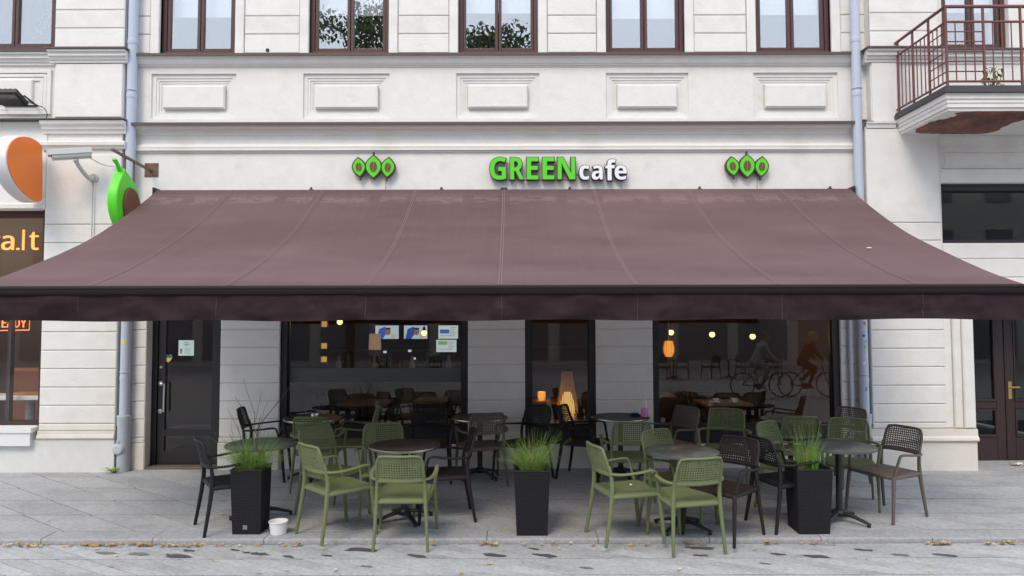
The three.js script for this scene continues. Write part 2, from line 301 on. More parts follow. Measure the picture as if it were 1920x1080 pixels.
  part('wall', [bx(5.56, 9.5, 2.38, 2.996, -0.4, 0.12), bx(5.56, 9.5, 3.786, 3.96, -0.4, 0.12), bx(5.56, 9.5, 4.257, 5.38, -0.4, 0.08), bx(5.56, 5.6, 3.96, 4.257, -0.4, 0.12), bx(5.6, 9.5, 3.96, 4.257, -0.4, 0.09), bx(5.56, 5.585, 2.996, 3.786, -0.4, 0.12), bx(8.6, 9.5, 2.996, 3.786, -0.4, 0.12), bx(5.6, 5.71, 5.38, 7.6, -0.4, 0.04), bx(5.71, 6.6, 5.38, 5.575, -0.4, 0.04), bx(6.6, 9.5, 5.38, 7.6, -0.4, 0.04), bx(7.6, 9.5, -0.02, 2.38, -0.4, 0.12)]);
  mesh('panel_field', cham(5.66, 9, 4.03, 4.19, 0.08, 0.105, 0.012), plaster, part('panel_frame', bx(5.62, 9.2, 3.98, 3.995, 0.08, 0.11)));
  blocks(4.612, 5.555, [3.261, 3.03, 2.79, 2.55, 2.32, 2.108, 1.872, 1.636, 1.40, 1.164, 0.928, 0.692], 0.115, 0.15, 4.50);
  part('block', cham(4.612, 5.555, 0.622, 0.686, 0.115, 0.15, 0.008));
  blocks(5.56, 5.58, [2.79, 2.55, 2.38], 0.1, 0.14, 2.996); blocks(5.585, 9.4, [2.79, 2.55, 2.385], 0.1, 0.136, 2.99);
  part('door_jamb', [cham(5.558, 5.66, 0.62, 2.38, -0.3, 0.125, 0.01), cham(5.664, 5.77, 0.62, 2.38, -0.3, 0.15, 0.012), cham(5.774, 5.92, 0.62, 2.38, -0.62, 0.17, 0.012)]);
  part('plinth', profileX([[0, 0.45], [0.17, 0.45], [0.2, 0.47], [0.19, 0.505], [0.17, 0.52], [0.165, 0.61], [0, 0.618]], 4.58, 5.935), plasterWarm);
  part('plinth', [cham(4.575, 5.93, -0.03, 0.447, -0.62, 0.165, 0.01)], plasterWarm);
  blocks(4.70, 5.6, [7.3, 7.06, 6.82, 6.56, 6.32, 6.03, 5.788, 5.55], 0.12, 0.155, 7.6);
  part('block', cham(4.71, 5.04, 4.585, 5.37, 0.12, 0.155, 0.008));
  part('cornice', profileX([[-0.1, 4.50], [0.16, 4.50], [0.17, 4.545], [0.19, 4.56], [0.19, 4.575], [-0.1, 4.59]], 4.62, 5.0)); 
  // closing walls, floors and roof
  const shell = mat(0.24, 0.21, 0.18, 0.9), pale = mat(0.3, 0.3, 0.32, 0.9);
  part('floor_slab', [bx(-9.5, 9.5, 3.84, 3.95, -6.2, -0.41), bx(-9.5, 9.5, 5.2, 5.35, -6.2, -0.41), bx(-9.5, 9.5, 9.2, 9.4, -6.2, 0.1)], shell);
  part('back_wall', [bx(-9.5, 9.5, -0.05, 9.2, -6.4, -6.2), bx(-9.7, -9.5, -0.05, 9.4, -6.4, 0.16), bx(9.5, 9.7, -0.05, 9.4, -6.4, 0.16)], shell);
  part('party_wall', [bx(-5.3, -5.1, 0, 3.84, -6.2, -0.41), bx(4.62, 4.8, 0, 3.84, -6.2, -0.41)], mat(0.11, 0.062, 0.045, 0.8));
  part('upper_room_wall', bx(-9.4, 9.4, 5.36, 9.1, -3.2, -3.0), pale);
  // upper windows
  const blindM = mat(0.66, 0.72, 0.78, 0.9), casM = brownFrame;
  function upperWindow(x0, x1, y0, y1, blindY, z = -0.1) {
    const f = part('window', [bx(x0, x0 + 0.055, y0, y1, z - 0.06, z + 0.03), bx(x1 - 0.055, x1, y0, y1, z - 0.06, z + 0.03), bx(x0 + 0.055, x1 - 0.055, y0, y0 + 0.06, z - 0.06, z + 0.03), bx(x0 + 0.055, x1 - 0.055, y1 - 0.06, y1, z - 0.06, z + 0.03)], brownFrame);
    const c = (x0 + x1) / 2;
    for (const [a, b] of [[x0 + 0.058, c - 0.004], [c + 0.004, x1 - 0.058]]) {
      const s = mesh('sash', [cham(a, a + 0.04, y0 + 0.063, y1 - 0.063, z - 0.05, z + 0.012, 0.006), cham(b - 0.04, b, y0 + 0.063, y1 - 0.063, z - 0.05, z + 0.012, 0.006), cham(a + 0.041, b - 0.041, y0 + 0.063, y0 + 0.105, z - 0.05, z + 0.012, 0.006), cham(a + 0.041, b - 0.041, y1 - 0.105, y1 - 0.063, z - 0.05, z + 0.012, 0.006)], casM, f);
      mesh('pane', bx(a + 0.035, b - 0.035, y0 + 0.1, y1 - 0.1, z - 0.026, z - 0.022), upperGlass, f);
    }
    mesh('sill', profileX([[z - 0.02, y0 - 0.03], [0.06, y0 - 0.03], [0.06, y0 - 0.012], [z - 0.02, y0 + 0.004]], x0 - 0.01, x1 + 0.01), brownFrame, f);
    if (blindY) mesh('blind', bx(x0 + 0.06, x1 - 0.06, blindY, y1 - 0.02, z - 0.2, z - 0.19), blindM, f);
  }
  win.forEach(([a, b], i) => upperWindow(a, b, 5.557, 7.55, [6.17, 6.19, 6.22, 6.14, 6.19][i]));
  upperWindow(-7.2, -6.04, 5.60, 7.55, 0, -0.02); upperWindow(5.72, 6.59, 5.58, 7.55, 6.2, -0.06);
  // shop windows
  function shopWindow(x0, x1, band) {
    const f = part('shop_window', [bx(x0, x0 + 0.085, 0.40, 2.9, -0.2, -0.05), bx(x1 - 0.085, x1, 0.40, 2.9, -0.2, -0.05), bx(x0 + 0.085, x1 - 0.085, 0.402, 0.64, -0.2, -0.052), bx(x0 + 0.085, x1 - 0.085, 2.78, 2.9, -0.2, -0.052)], darkFrame);
    mesh('pane', bx(x0 + 0.08, x1 - 0.08, 0.63, 2.79, -0.13, -0.122), shopGlass, f);
    mesh('glazing_bead', [bx(x0 + 0.086, x0 + 0.1, 0.642, 2.778, -0.121, -0.1), bx(x1 - 0.1, x1 - 0.086, 0.642, 2.778, -0.121, -0.1), bx(x0 + 0.1, x1 - 0.1, 0.642, 0.656, -0.121, -0.1)], black, f);
    if (band) mesh('frosted_band', bx(x0 + 0.1, x1 - 0.1, 1.20, 1.385, -0.1205, -0.1195), new THREE.MeshPhysicalMaterial({ color: lin(0.3, 0.36, 0.34), roughness: 0.55, transmission: 0.72, thickness: 0, ior: 1.4 }), f);
  }
  shopWindow(-3.034, -0.572, true); shopWindow(0.163, 1.094); shopWindow(1.828, 4.289);
  { // neighbour's display window on the left
    const f = part('shop_window', [bx(-6.12, -6.056, 0.665, 3.456, -0.2, 0.02), bx(-6.1, -6.056, 0.665, 3.456, 0.02, 0.1), bx(-9.1, -6.12, 0.665, 0.715, -0.2, 0.0), bx(-9.1, -6.12, 3.39, 3.456, -0.2, 0.02), bx(-6.62, -6.575, 0.715, 2.35, -0.14, -0.06), bx(-9.1, -6.12, 2.35, 2.42, -0.14, -0.06)], mat(0.045, 0.02, 0.016, 0.5));
    mesh('pane', bx(-9.1, -6.11, 0.7, 3.4, -0.05, -0.043), shopGlass, f);
    mesh('sill', [profileX([[-0.05, 0.62], [0.24, 0.595], [0.24, 0.655], [-0.05, 0.664]], -9.1, -6.09), profileX([[0.1, 0.43], [0.225, 0.43], [0.225, 0.593], [0.1, 0.6]], -9.1, -6.11)], whitePaint, f);
  }
  { // dark window high in the right bay
    const f = part('window', [bx(5.585, 8.6, 2.996, 3.05, -0.15, 0.02), bx(5.585, 8.6, 3.70, 3.786, -0.15, 0.02), bx(5.585, 5.62, 3.05, 3.70, -0.15, 0.02)], darkFrame);
    mesh('pane', bx(5.61, 8.6, 3.04, 3.71, -0.08, -0.073), shopGlass, f);
  }
  { // glazed entrance door under the awning
    const z = -0.2, f = part('door', [bx(-4.77, -4.70, 0.12, 2.9, z - 0.08, z + 0.03), bx(-3.872, -3.80, 0.12, 2.9, z - 0.08, z + 0.03), bx(-4.70, -3.872, 2.35, 2.44, z - 0.08, z + 0.03), bx(-4.70, -3.872, 2.82, 2.9, z - 0.08, z + 0.03), bx(-4.69, -4.60, 0.125, 2.34, z - 0.05, z + 0.01), bx(-3.98, -3.882, 0.125, 2.34, z - 0.05, z + 0.01), bx(-4.60, -3.98, 0.125, 0.29, z - 0.05, z + 0.01), bx(-4.60, -3.98, 0.495, 0.58, z - 0.05, z + 0.01), bx(-4.60, -3.98, 2.25, 2.34, z - 0.05, z + 0.01)], darkFrame);
    mesh('pane', bx(-4.61, -3.97, 0.57, 2.26, z - 0.02, z - 0.013), shopGlass, f); mesh('pane', bx(-4.61, -3.97, 0.28, 0.5, z - 0.02, z - 0.013), shopGlass, f); mesh('pane', bx(-4.71, -3.86, 2.43, 2.83, z - 0.02, z - 0.013), shopGlass, f);
    mesh('handle', [sweep([[-4.655, 1.185, z + 0.01, 0.013, 0.013], [-4.655, 1.185, z + 0.07, 0.013, 0.013], [-4.585, 1.185, z + 0.075, 0.013, 0.013], [-4.585, 0.82, z + 0.075, 0.013, 0.013], [-4.655, 0.82, z + 0.07, 0.013, 0.013], [-4.655, 0.82, z + 0.01, 0.013, 0.013]], V(0.3, 0.2, 0.9)), ...[1.185, 0.82].map((y) => new THREE.CylinderGeometry(0.03, 0.03, 0.012, 20).rotateX(Math.PI / 2).translate(-4.655, y, z + 0.017))], steel, f);
    mesh('lock', new THREE.CylinderGeometry(0.018, 0.018, 0.01, 16).rotateX(Math.PI / 2).translate(-4.655, 1.40, z + 0.014), steel, f);
    mesh('threshold', cham(-4.768, -3.802, -0.02, 0.118, -0.45, 0.0, 0.01), mat(0.2, 0.16, 0.12, 0.85, { map: graniteTex }), f);
    const notice = canvasTex(128, 128, (c) => { c.fillStyle = '#cfe6e2'; c.fillRect(0, 0, 128, 128); c.fillStyle = '#5c8f63'; c.fillRect(46, 14, 36, 5); c.fillRect(40, 30, 48, 6); c.fillRect(52, 44, 24, 5); c.fillRect(12, 70, 18, 40); c.fillStyle = '#7fae93'; for (let k = 0; k < 5; k++) c.fillRect(46, 66 + k * 10, 60 - (k % 2) * 12, 3); });
    mesh('notice', new THREE.BoxGeometry(0.205, 0.205, 0.003).translate(-4.337, 1.652, z - 0.009), new THREE.MeshStandardMaterial({ map: notice, roughness: 0.5 }), f);
    const hs = new THREE.Shape(); hs.moveTo(0, -0.05); hs.bezierCurveTo(-0.07, 0, -0.06, 0.055, -0.03, 0.055); hs.bezierCurveTo(-0.012, 0.055, 0, 0.04, 0, 0.03); hs.bezierCurveTo(0, 0.04, 0.012, 0.055, 0.03, 0.055); hs.bezierCurveTo(0.06, 0.055, 0.07, 0, 0, -0.05);
    const heart = mesh('heart_sticker', sheet(hs, 0.002).translate(-4.575, 1.51, z - 0.01), mat(0.75, 0.6, 0.03, 0.5), f);
    const up = new THREE.Shape(); up.moveTo(-0.043, 0.012); up.bezierCurveTo(-0.06, 0.04, -0.045, 0.052, -0.03, 0.052); up.bezierCurveTo(-0.012, 0.052, 0, 0.04, 0, 0.03); up.bezierCurveTo(0, 0.04, 0.012, 0.052, 0.03, 0.052); up.bezierCurveTo(0.045, 0.052, 0.06, 0.04, 0.043, 0.012); up.closePath();
    mesh('heart_sticker_top', sheet(up, 0.002).translate(-4.575, 1.51, z - 0.0085), mat(0.02, 0.12, 0.5, 0.5), f); tag(heart, 'blue and yellow heart sticker');
  }
  { // brown double door in the recess on the right
    const z = -0.45;
    part('door_frame', [bx(5.93, 6.0, 0.09, 2.38, z - 0.1, z + 0.04), bx(7.4, 7.6, 0.09, 2.38, z - 0.1, z + 0.04), bx(6.0, 7.4, 2.25, 2.38, z - 0.1, z + 0.04)], doorBrown);
    part('wall', [bx(5.92, 7.6, 2.2, 2.38, z + 0.05, 0.1), bx(7.4, 7.6, 0, 2.2, z + 0.05, 0.1)]);
    for (const [a, b] of [[6.005, 6.695], [6.705, 7.395]]) {
      const l = part('door', [cham(a, a + 0.12, 0.1, 2.245, z - 0.05, z, 0.006), cham(b - 0.12, b, 0.1, 2.245, z - 0.05, z, 0.006), cham(a + 0.121, b - 0.121, 0.1, 0.42, z - 0.05, z, 0.006), cham(a + 0.121, b - 0.121, 0.8, 0.9, z - 0.05, z, 0.006), cham(a + 0.121, b - 0.121, 2.07, 2.245, z - 0.05, z, 0.006)], doorBrown);
      for (const [y0, y1] of [[0.42, 0.8], [0.9, 2.07]]) { mesh('pane', bx(a + 0.11, b - 0.11, y0 - 0.01, y1 + 0.01, z - 0.032, z - 0.027), shopGlass, l); mesh('bead', [bx(a + 0.122, b - 0.122, y0 + 0.001, y0 + 0.035, z - 0.026, z + 0.012), bx(a + 0.122, b - 0.122, y1 - 0.02, y1 - 0.001, z - 0.026, z + 0.006), bx(a + 0.122, a + 0.142, y0 + 0.035, y1 - 0.02, z - 0.026, z + 0.006), bx(b - 0.142, b - 0.122, y0 + 0.035, y1 - 0.02, z - 0.026, z + 0.006)], doorBrown, l); }
      if (a > 6.5) mesh('handle', [cham(6.735, 6.785, 0.93, 1.17, z, z + 0.012, 0.003), rod([6.76, 1.09, z + 0.01], [6.76, 1.09, z + 0.05], 0.01), sweep([[6.755, 1.09, z + 0.05, 0.011, 0.011], [6.84, 1.092, z + 0.052, 0.013, 0.01], [6.87, 1.092, z + 0.05, 0.016, 0.01]], V(0, 1, 0))], brass, l);
    }
    part('letter_box', [cham(5.925, 5.955, 0.86, 1.19, -0.16, -0.02, 0.005)], mat(0.6, 0.6, 0.58, 0.4));
  }
}
// ------------------------------------------------------------------ balcony
{
  const b = thing('balcony', 'small balcony with rusty brown iron railing and peeling underside', 'balcony');
  const zf = 1.27, z0 = 0.16, x0 = 5.06;
  // slab with a moulded edge: stacked courses, each a little wider
  const slab = []; for (const [y0, y1, o] of [[4.415, 4.45, 0.0], [4.45, 4.50, 0.02], [4.50, 4.545, 0.03], [4.545, 4.61, 0.045]]) slab.push(bx(x0 - o, 9.4, y0, y1, 0.1, zf + o - 0.03));
  mesh('slab', slab, plaster, b);
  mesh('lead_edge', [bx(x0 - 0.075, 9.4, 4.611, 4.66, 0.1, zf + 0.055), bx(x0 - 0.06, 9.4, 4.66, 4.69, 0.1, zf + 0.04)], mat(0.06, 0.055, 0.06, 0.6), b);
  const s = new THREE.Shape(), out = [[5.2, 0.25], [5.44, 0.2], [5.78, 0.18], [6.08, 0.19], [6.2, 0.3], [6.14, 0.68], [6.25, 1.0], [6.6, 1.1], [6.9, 1.19], [5.78, 1.21], [5.3, 1.2], [5.2, 1.16], [5.27, 1.02], [5.23, 0.92], [5.12, 0.76], [5.13, 0.4]];
  const pts = []; out.forEach(([x, z], i) => { const [nx, nz] = out[(i + 1) % out.length]; for (let k = 0; k < 5; k++) pts.push([x + (nx - x) * k / 5 + rr(-0.018, 0.018), z + (nz - z) * k / 5 + rr(-0.015, 0.015)]); });
  pts.forEach(([x, z], i) => (i ? s.lineTo(x, z) : s.moveTo(x, z))); s.closePath();
  const brickTex = tex(256, 256, (u, v) => { const a = fbm(u, v, 4, 5), c = fbm(u, v, 30, 3); const k = 0.72 + 0.5 * (a - 0.5) + 0.3 * (c - 0.5); return [k, k * 0.96, k * 0.94]; });
  mesh('bare_patch', uvBox(new THREE.ExtrudeGeometry(s, { depth: 0.006, bevelEnabled: false }).rotateX(Math.PI / 2).translate(0, 4.416, 0)), mat(0.40, 0.2, 0.16, 0.95, { map: brickTex, bumpMap: brickTex, bumpScale: 0.02 }), b);
  const yb = 4.74, yt = 5.62, ym = 5.44, zr = zf + 0.03, xr = x0 - 0.035;
  for (const [y, r] of [[yt, 0.02], [ym, 0.014], [yb, 0.014]]) {
    mesh('side_rail', rod([xr, y, z0], [xr, y, zr], r, 6), railPaint, b); mesh('front_rail', rod([xr, y, zr], [9.3, y, zr], r, 6), railPaint, b);
  }
  const bar = new THREE.CylinderGeometry(0.007, 0.007, ym - yb, 6), post = new THREE.BoxGeometry(0.022, yt - 4.69, 0.022);
  const put = (n, g, x, y, z) => { const o = mesh(n, g, railPaint, b); o.position.set(x, y, z); };
  for (let k = 0; k < 12; k++) { const z = z0 + 0.05 + k * (zr - z0 - 0.05) / 12; k % 4 ? put('baluster', bar, xr, (ym + yb) / 2, z) : put('post', post, xr, (yt + 4.69) / 2, z); }
  for (let k = 0; k < 39; k++) { const x = xr + 0.108 * k; k % 4 === 0 ? put('post', post, x, (yt + 4.69) / 2, zr) : put('baluster', bar, x, (ym + yb) / 2, zr); }
  for (let k = 1; k <= 5; k++) { const y = yb + (ym - yb) * k / 6; mesh('lattice_bar', rod([xr, y, zr], [xr + 0.432, y, zr], 0.008, 6), railPaint, b); mesh('lattice_bar', rod([xr, y, zr - 0.37], [xr, y, zr], 0.008, 6), railPaint, b); }
  const pl = thing('balcony_plant', 'small leafy plant on the balcony floor behind the railing', 'plant', [5.72, 4.69, 1.05]); leafTuft(pl, 60, 0.16, 0.26);
}
function leafTuft(parent, n, r, h) {
  const gs = []; for (let k = 0; k < n; k++) { const g = new THREE.CircleGeometry(rr(0.018, 0.034), 6); g.scale(0.6, 1.3, 1).rotateX(rr(-1.2, 1.2)).rotateY(rr(0, 6.3)).translate(rr(-r, r) * 0.8, 0.03 + rnd() * h, rr(-r, r) * 0.5); gs.push(g); }
  mesh('foliage', gs, mat(0.16, 0.19, 0.03, 0.8), parent);
  mesh('stem', [0, 1, 2].map((k) => rod([(k - 1) * 0.03, 0, 0], [(k - 1) * r * 0.7, h, 0], 0.005, 5)), mat(0.09, 0.1, 0.03, 0.8), parent);
}
// ------------------------------------------------------------------ downpipes
function pipe(x, z, r, y0, y1, label, socket, joints) {
  const p = thing('downpipe', label, 'downpipe', [x, 0, z]);
  mesh('tube', new THREE.CylinderGeometry(r, r, y1 - y0, 24).translate(0, (y0 + y1) / 2, 0), pipePaint, p);
  for (const y of joints) mesh('joint', lathe([[r, y - 0.006], [r + 0.004, y - 0.004], [r + 0.005, y + 0.05], [r, y + 0.06]], 24), pipePaint, p);
  for (const y of joints.filter((_, i) => i % 2 === 0)) { mesh('bracket', [new THREE.TorusGeometry(r + 0.004, 0.007, 6, 24).rotateX(Math.PI / 2).translate(0, y + 0.1, 0), bx(-0.012, 0.012, y + 0.09, y + 0.11, -z - 0.01, -r)], pipePaint, p); }
  if (socket) mesh('socket', lathe([[r + 0.004, -0.0], [r + 0.016, 0.0], [r + 0.018, 0.5], [r + 0.016, 0.62], [r + 0.024, 0.64], [r + 0.024, 0.74], [r + 0.028, 0.76], [r + 0.004, 0.765]], 24).translate(0, y0, 0), mat(0.40, 0.45, 0.5, 0.5), p);
  return p;
}
const lp = pipe(-4.985, 0.1, 0.062, 0.04, 9.0, 'grey blue downpipe left of the entrance door with a round cleaning cap', true, [1.25, 3.1, 4.93, 5.65, 7.4]);
mesh('cleaning_cap', [lathe([[0, 0.035], [0.05, 0.035], [0.055, 0.03], [0.06, 0.03], [0.075, 0.012], [0.078, 0]], 28).rotateX(Math.PI / 2).translate(-0.03, 0.38, 0.07), new THREE.TorusGeometry(0.016, 0.006, 6, 14).translate(-0.035, 0.47, 0.09)], mat(0.5, 0.54, 0.58, 0.45), lp);
mesh('sticker', new THREE.CylinderGeometry(0.0635, 0.0635, 0.05, 16, 1, true, -0.45, 0.9).translate(0, 1.735, 0), mat(0.8, 0.62, 0.02, 0.5), lp);
const rp = pipe(4.52, 0.12, 0.058, 0.04, 9.0, 'grey blue downpipe right of the big window with torn stickers', true, [1.2, 3.3, 4.93, 5.65, 7.4]);
[[1.8, 0.03, 0.02, 0.09, 0.4], [1.66, 0.05, 0.2, 0.5, 0.35], [1.55, 0.03, 0.6, 0.65, 0.68], [1.45, 0.04, 0.75, 0.75, 0.78], [1.12, 0.05, 0.12, 0.3, 0.6], [1.73, 0.02, 0.1, 0.25, 0.5], [0.6, 0.05, 0.75, 0.75, 0.78], [1.96, 0.04, 0.5, 0.12, 0.1]].forEach(([y, h, r, g, c], i) => mesh('sticker', new THREE.CylinderGeometry(0.0595, 0.0595, h, 12, 1, true, -0.5 + (i % 3) * 0.25, 0.5).translate(0, y, 0), mat(r, g, c, 0.5), rp));
pipe(4.385, 0.06, 0.026, 0.66, 3.2, 'thin grey conduit pipe beside the right downpipe', false, [1.5]);
{
  const w = thing('weed', 'green weed growing at the foot of the left downpipe', 'weed', [-5.06, 0.085, 0.2]); const gs = [];
  for (let k = 0; k < 16; k++) { const a = rr(0, 6.28), l = rr(0.08, 0.17); gs.push(sweep([[0, 0.0, 0, 0.008, 0.0015], [Math.cos(a) * l * 0.5, l * 0.45, Math.sin(a) * l * 0.4, 0.014, 0.0015], [Math.cos(a) * l, l * 0.3, Math.sin(a) * l * 0.8, 0.003, 0.001]], V(-Math.sin(a), 0, Math.cos(a)), 4, 1)); }
  mesh('leaves', gs, mat(0.22, 0.3, 0.07, 0.8), w);
}
// ------------------------------------------------------------------ awning
{
  const aw = thing('awning', 'wide brown fabric awning with hanging valance over the whole terrace', 'awning');
  const X0 = -4.61, X1 = 4.40, seams = [-3.63, -2.45, -1.25, -0.104, 1.07, 2.29, 3.48];
  const surf = (x, v) => {
    const sag = 0.16 * 4 * v * (1 - v) * (1 - 0.25 * v), u = (x - X0) / (X1 - X0);
    const near = Math.min(...seams.map((s) => Math.abs(x - s)));
    const pull = (x - (X0 + X1) / 2) / 4.5, fold = 0.02 * Math.sin(x * 7.3 + v * 9 * pull + 1.3 * Math.sin(x * 1.7)) * v * v * (1 - v) * 3.4 * (0.4 + fbm(u, v, 6, 2)) - 0.012 * Math.exp(-near * near * 60) * Math.sin(v * Math.PI) + 0.02 * (fbm(u, v * 0.6, 9, 3) - 0.5) * Math.sin(v * Math.PI);
    return V(x, 3.705 + (2.285 - 3.705) * v - sag + fold, 0.14 + (3.40 - 0.14) * v);
  };
  const grid = (xs, nv, off, f = surf) => {
    const pos = [], uv = [], idx = [];
    xs.forEach((x, i) => { for (let j = 0; j <= nv; j++) { const p = f(x, j / nv); pos.push(p.x, p.y + off, p.z + off * 0.4); uv.push((x - X0) / (X1 - X0), 1 - j / nv); if (i && j) { const a = i * (nv + 1) + j, b = a - nv - 1; idx.push(b - 1, b, a - 1, b, a, a - 1); } } });
    const g = new THREE.BufferGeometry(); g.setAttribute('position', new THREE.Float32BufferAttribute(pos, 3)); g.setAttribute('uv', new THREE.Float32BufferAttribute(uv, 2)); g.setIndex(idx); g.computeVertexNormals(); return g;
  };
  const lerp = (a, b, n) => Array.from({ length: n + 1 }, (_, i) => a + (b - a) * i / n);
  const clothTex = tex(2048, 1024, (u, v, i, j) => {
    const t = 1 - v, x = X0 + u * (X1 - X0), m = fbm(u, v, 8, 5), fine = hash(i, j), streak = vnoise(u * 260, v * 5, 260, 5);
    let k = 0.80 + 0.15 * (m - 0.5) + 0.035 * (fine - 0.5) + 0.018 * (streak - 0.5);
    // worn, limescaled band below the roller, in two patches for each width of cloth
    const ph = (((x + 0.104) / 1.18) % 1 + 1) % 1, patch = (ph > 0.06 && ph < 0.56) || (ph > 0.68 && ph < 0.95) ? 1 : 0.25, edge = fbm(u * 1, v * 1, 64, 3);
    const band = Math.exp(-(((t - 0.085 - 0.03 * (edge - 0.5)) / 0.03) ** 2)), flake = hash(i >> 1, (j >> 1) + 999) > 0.62 ? 1 : 0.2;
    const wear = band * patch * flake * Math.max(0, edge * 1.6 - 0.3); let c = [k, k, k];
    if (Math.abs(t - 0.045) < 0.004) c = c.map((q) => q * 1.05);
    c = c.map((q, n) => q + wear * [0.5, 0.52, 0.5][n]);
    if (hash(i * 3 + 1, j * 7 + 5) > 0.99988) c = c.map((q) => q + 0.35);
    return c.map((q) => Math.min(1, q));
  });
  const cloth = new THREE.MeshPhysicalMaterial({ color: lin(0.27, 0.172, 0.17), roughness: 0.97, specularIntensity: 0.15, map: clothTex, side: THREE.DoubleSide, transmission: 0.22, thickness: 0 }); // a woven sheet that lets a little daylight through
  mesh('canopy', grid(lerp(X0, X1, 180), 36, 0), cloth, aw);
  const thread = matte(0.235, 0.16, 0.157, 0.9, 0.15, { side: THREE.DoubleSide });
  for (const s of seams) mesh('seam', merge([grid([s - 0.016, s - 0.009], 36, 0.005), grid([s + 0.007, s + 0.014], 36, 0.005)]), thread, aw);
  const valTex = tex(2048, 128, (u, v, i, j) => { const a = 0.5 * vnoise(u * 130, v * 3, 130, 3) + 0.3 * vnoise(u * 420, v * 10, 420, 10) + 0.2 * vnoise(u * 900, v * 22, 900, 22); let k = 0.7 + 0.14 * (a - 0.5); const s = hash(i + 77, j * 13); if (s > 0.998) k += 0.6; const d = vnoise(u * 90, v * 4, 90, 4); if (d > 0.8) k += 0.18 * (d - 0.8) * 5 * hash(i, j); return [k, k, k]; });
  const vsurf = (x, v) => {
    const u = (x - X0) / (X1 - X0), diag = Math.sin(x * 9 + v * 3.1 + 2 * Math.sin(x * 2.3)) * 0.5 + Math.sin(x * 21 - v * 4 + 1.7 * Math.sin(x * 5.1)) * 0.3;
    return V(x, 2.205 - 0.222 * v + 0.006 * Math.sin(x * 4.1) * v, 3.452 + (0.016 * diag + 0.05 * (0.5 - Math.abs(Math.sin(x * 2.9 + v * 1.1 + 1.9 * Math.sin(x * 1.3)))) * (0.3 + fbm(u, 0.3, 12, 2)) + 0.035 * (0.5 - Math.abs(Math.sin(x * 6.1 - v * 1.7 + 2.2 * Math.sin(x * 0.9 + 1)))) + 0.05 * (fbm(u, v * 0.1, 40, 2) - 0.5)) * (0.15 + v) * 0.8 - 0.01 * v);
  };
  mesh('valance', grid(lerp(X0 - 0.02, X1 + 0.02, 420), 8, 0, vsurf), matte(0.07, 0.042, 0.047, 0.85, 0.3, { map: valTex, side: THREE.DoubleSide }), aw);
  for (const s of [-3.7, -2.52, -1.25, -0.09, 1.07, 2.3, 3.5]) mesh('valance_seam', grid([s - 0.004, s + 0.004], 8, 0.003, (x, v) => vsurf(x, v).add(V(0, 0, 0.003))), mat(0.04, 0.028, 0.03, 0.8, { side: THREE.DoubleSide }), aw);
  mesh('front_bar', profileX([[3.39, 2.20], [3.46, 2.20], [3.468, 2.212], [3.468, 2.236], [3.455, 2.242], [3.455, 2.262], [3.445, 2.276], [3.41, 2.285], [3.39, 2.27]], X0 - 0.03, X1 + 0.03), matte(0.014, 0.009, 0.01, 0.6, 0.3), aw);
  for (const x of [X0 - 0.045, X1 + 0.031]) mesh('end_cap', cham(x, x + 0.014, 2.192, 2.292, 3.38, 3.475, 0.003), black, aw);
  mesh('roller', new THREE.CylinderGeometry(0.045, 0.045, X1 - X0 + 0.06, 20).rotateZ(Math.PI / 2).translate((X0 + X1) / 2, 3.665, 0.12), mat(0.03, 0.02, 0.022, 0.5), aw);
  for (const x of [X0 - 0.04, X1 + 0.02]) mesh('roller_bracket', cham(x, x + 0.025, 3.59, 3.735, 0, 0.19, 0.008), black, aw);
  for (const x of [-2.622, -0.918, 0.758, 2.455, 4.16]) mesh('wall_bracket', [cham(x - 0.022, x + 0.022, 3.60, 3.728, 0.0, 0.1, 0.008), new THREE.CylinderGeometry(0.014, 0.014, 0.03, 10).translate(x, 3.735, 0.08)], mat(0.05, 0.045, 0.045, 0.5), aw);
  mesh('wall_bracket', cham(-0.145, -0.063, 3.60, 3.735, 0, 0.12, 0.008), black, aw);
  for (const [x, d] of [[-3.2, 1], [-0.1, 1], [3.0, -1]]) { // folding arms under the cloth
    const e = [x + d * 1.05, 2.6, 1.75]; mesh('folding_arm', [rod([x, 3.3, 0.1], e, 0.03), rod(e, [x + d * 0.1, 2.22, 3.39], 0.022)], black, aw);
    mesh('wall_bracket', bx(x - 0.06, x + 0.06, 3.24, 3.42, 0.0, 0.12), black, aw);
  }
}
tag(mesh('fallen_leaf', new THREE.CircleGeometry(0.03, 7).scale(1, 0.45, 1).rotateX(-1.15).translate(3.67, 2.73, 2.15), mat(0.7, 0.6, 0.4, 0.8, { side: THREE.DoubleSide })), 'single pale dry leaf lying on the right part of the awning', 'leaf');
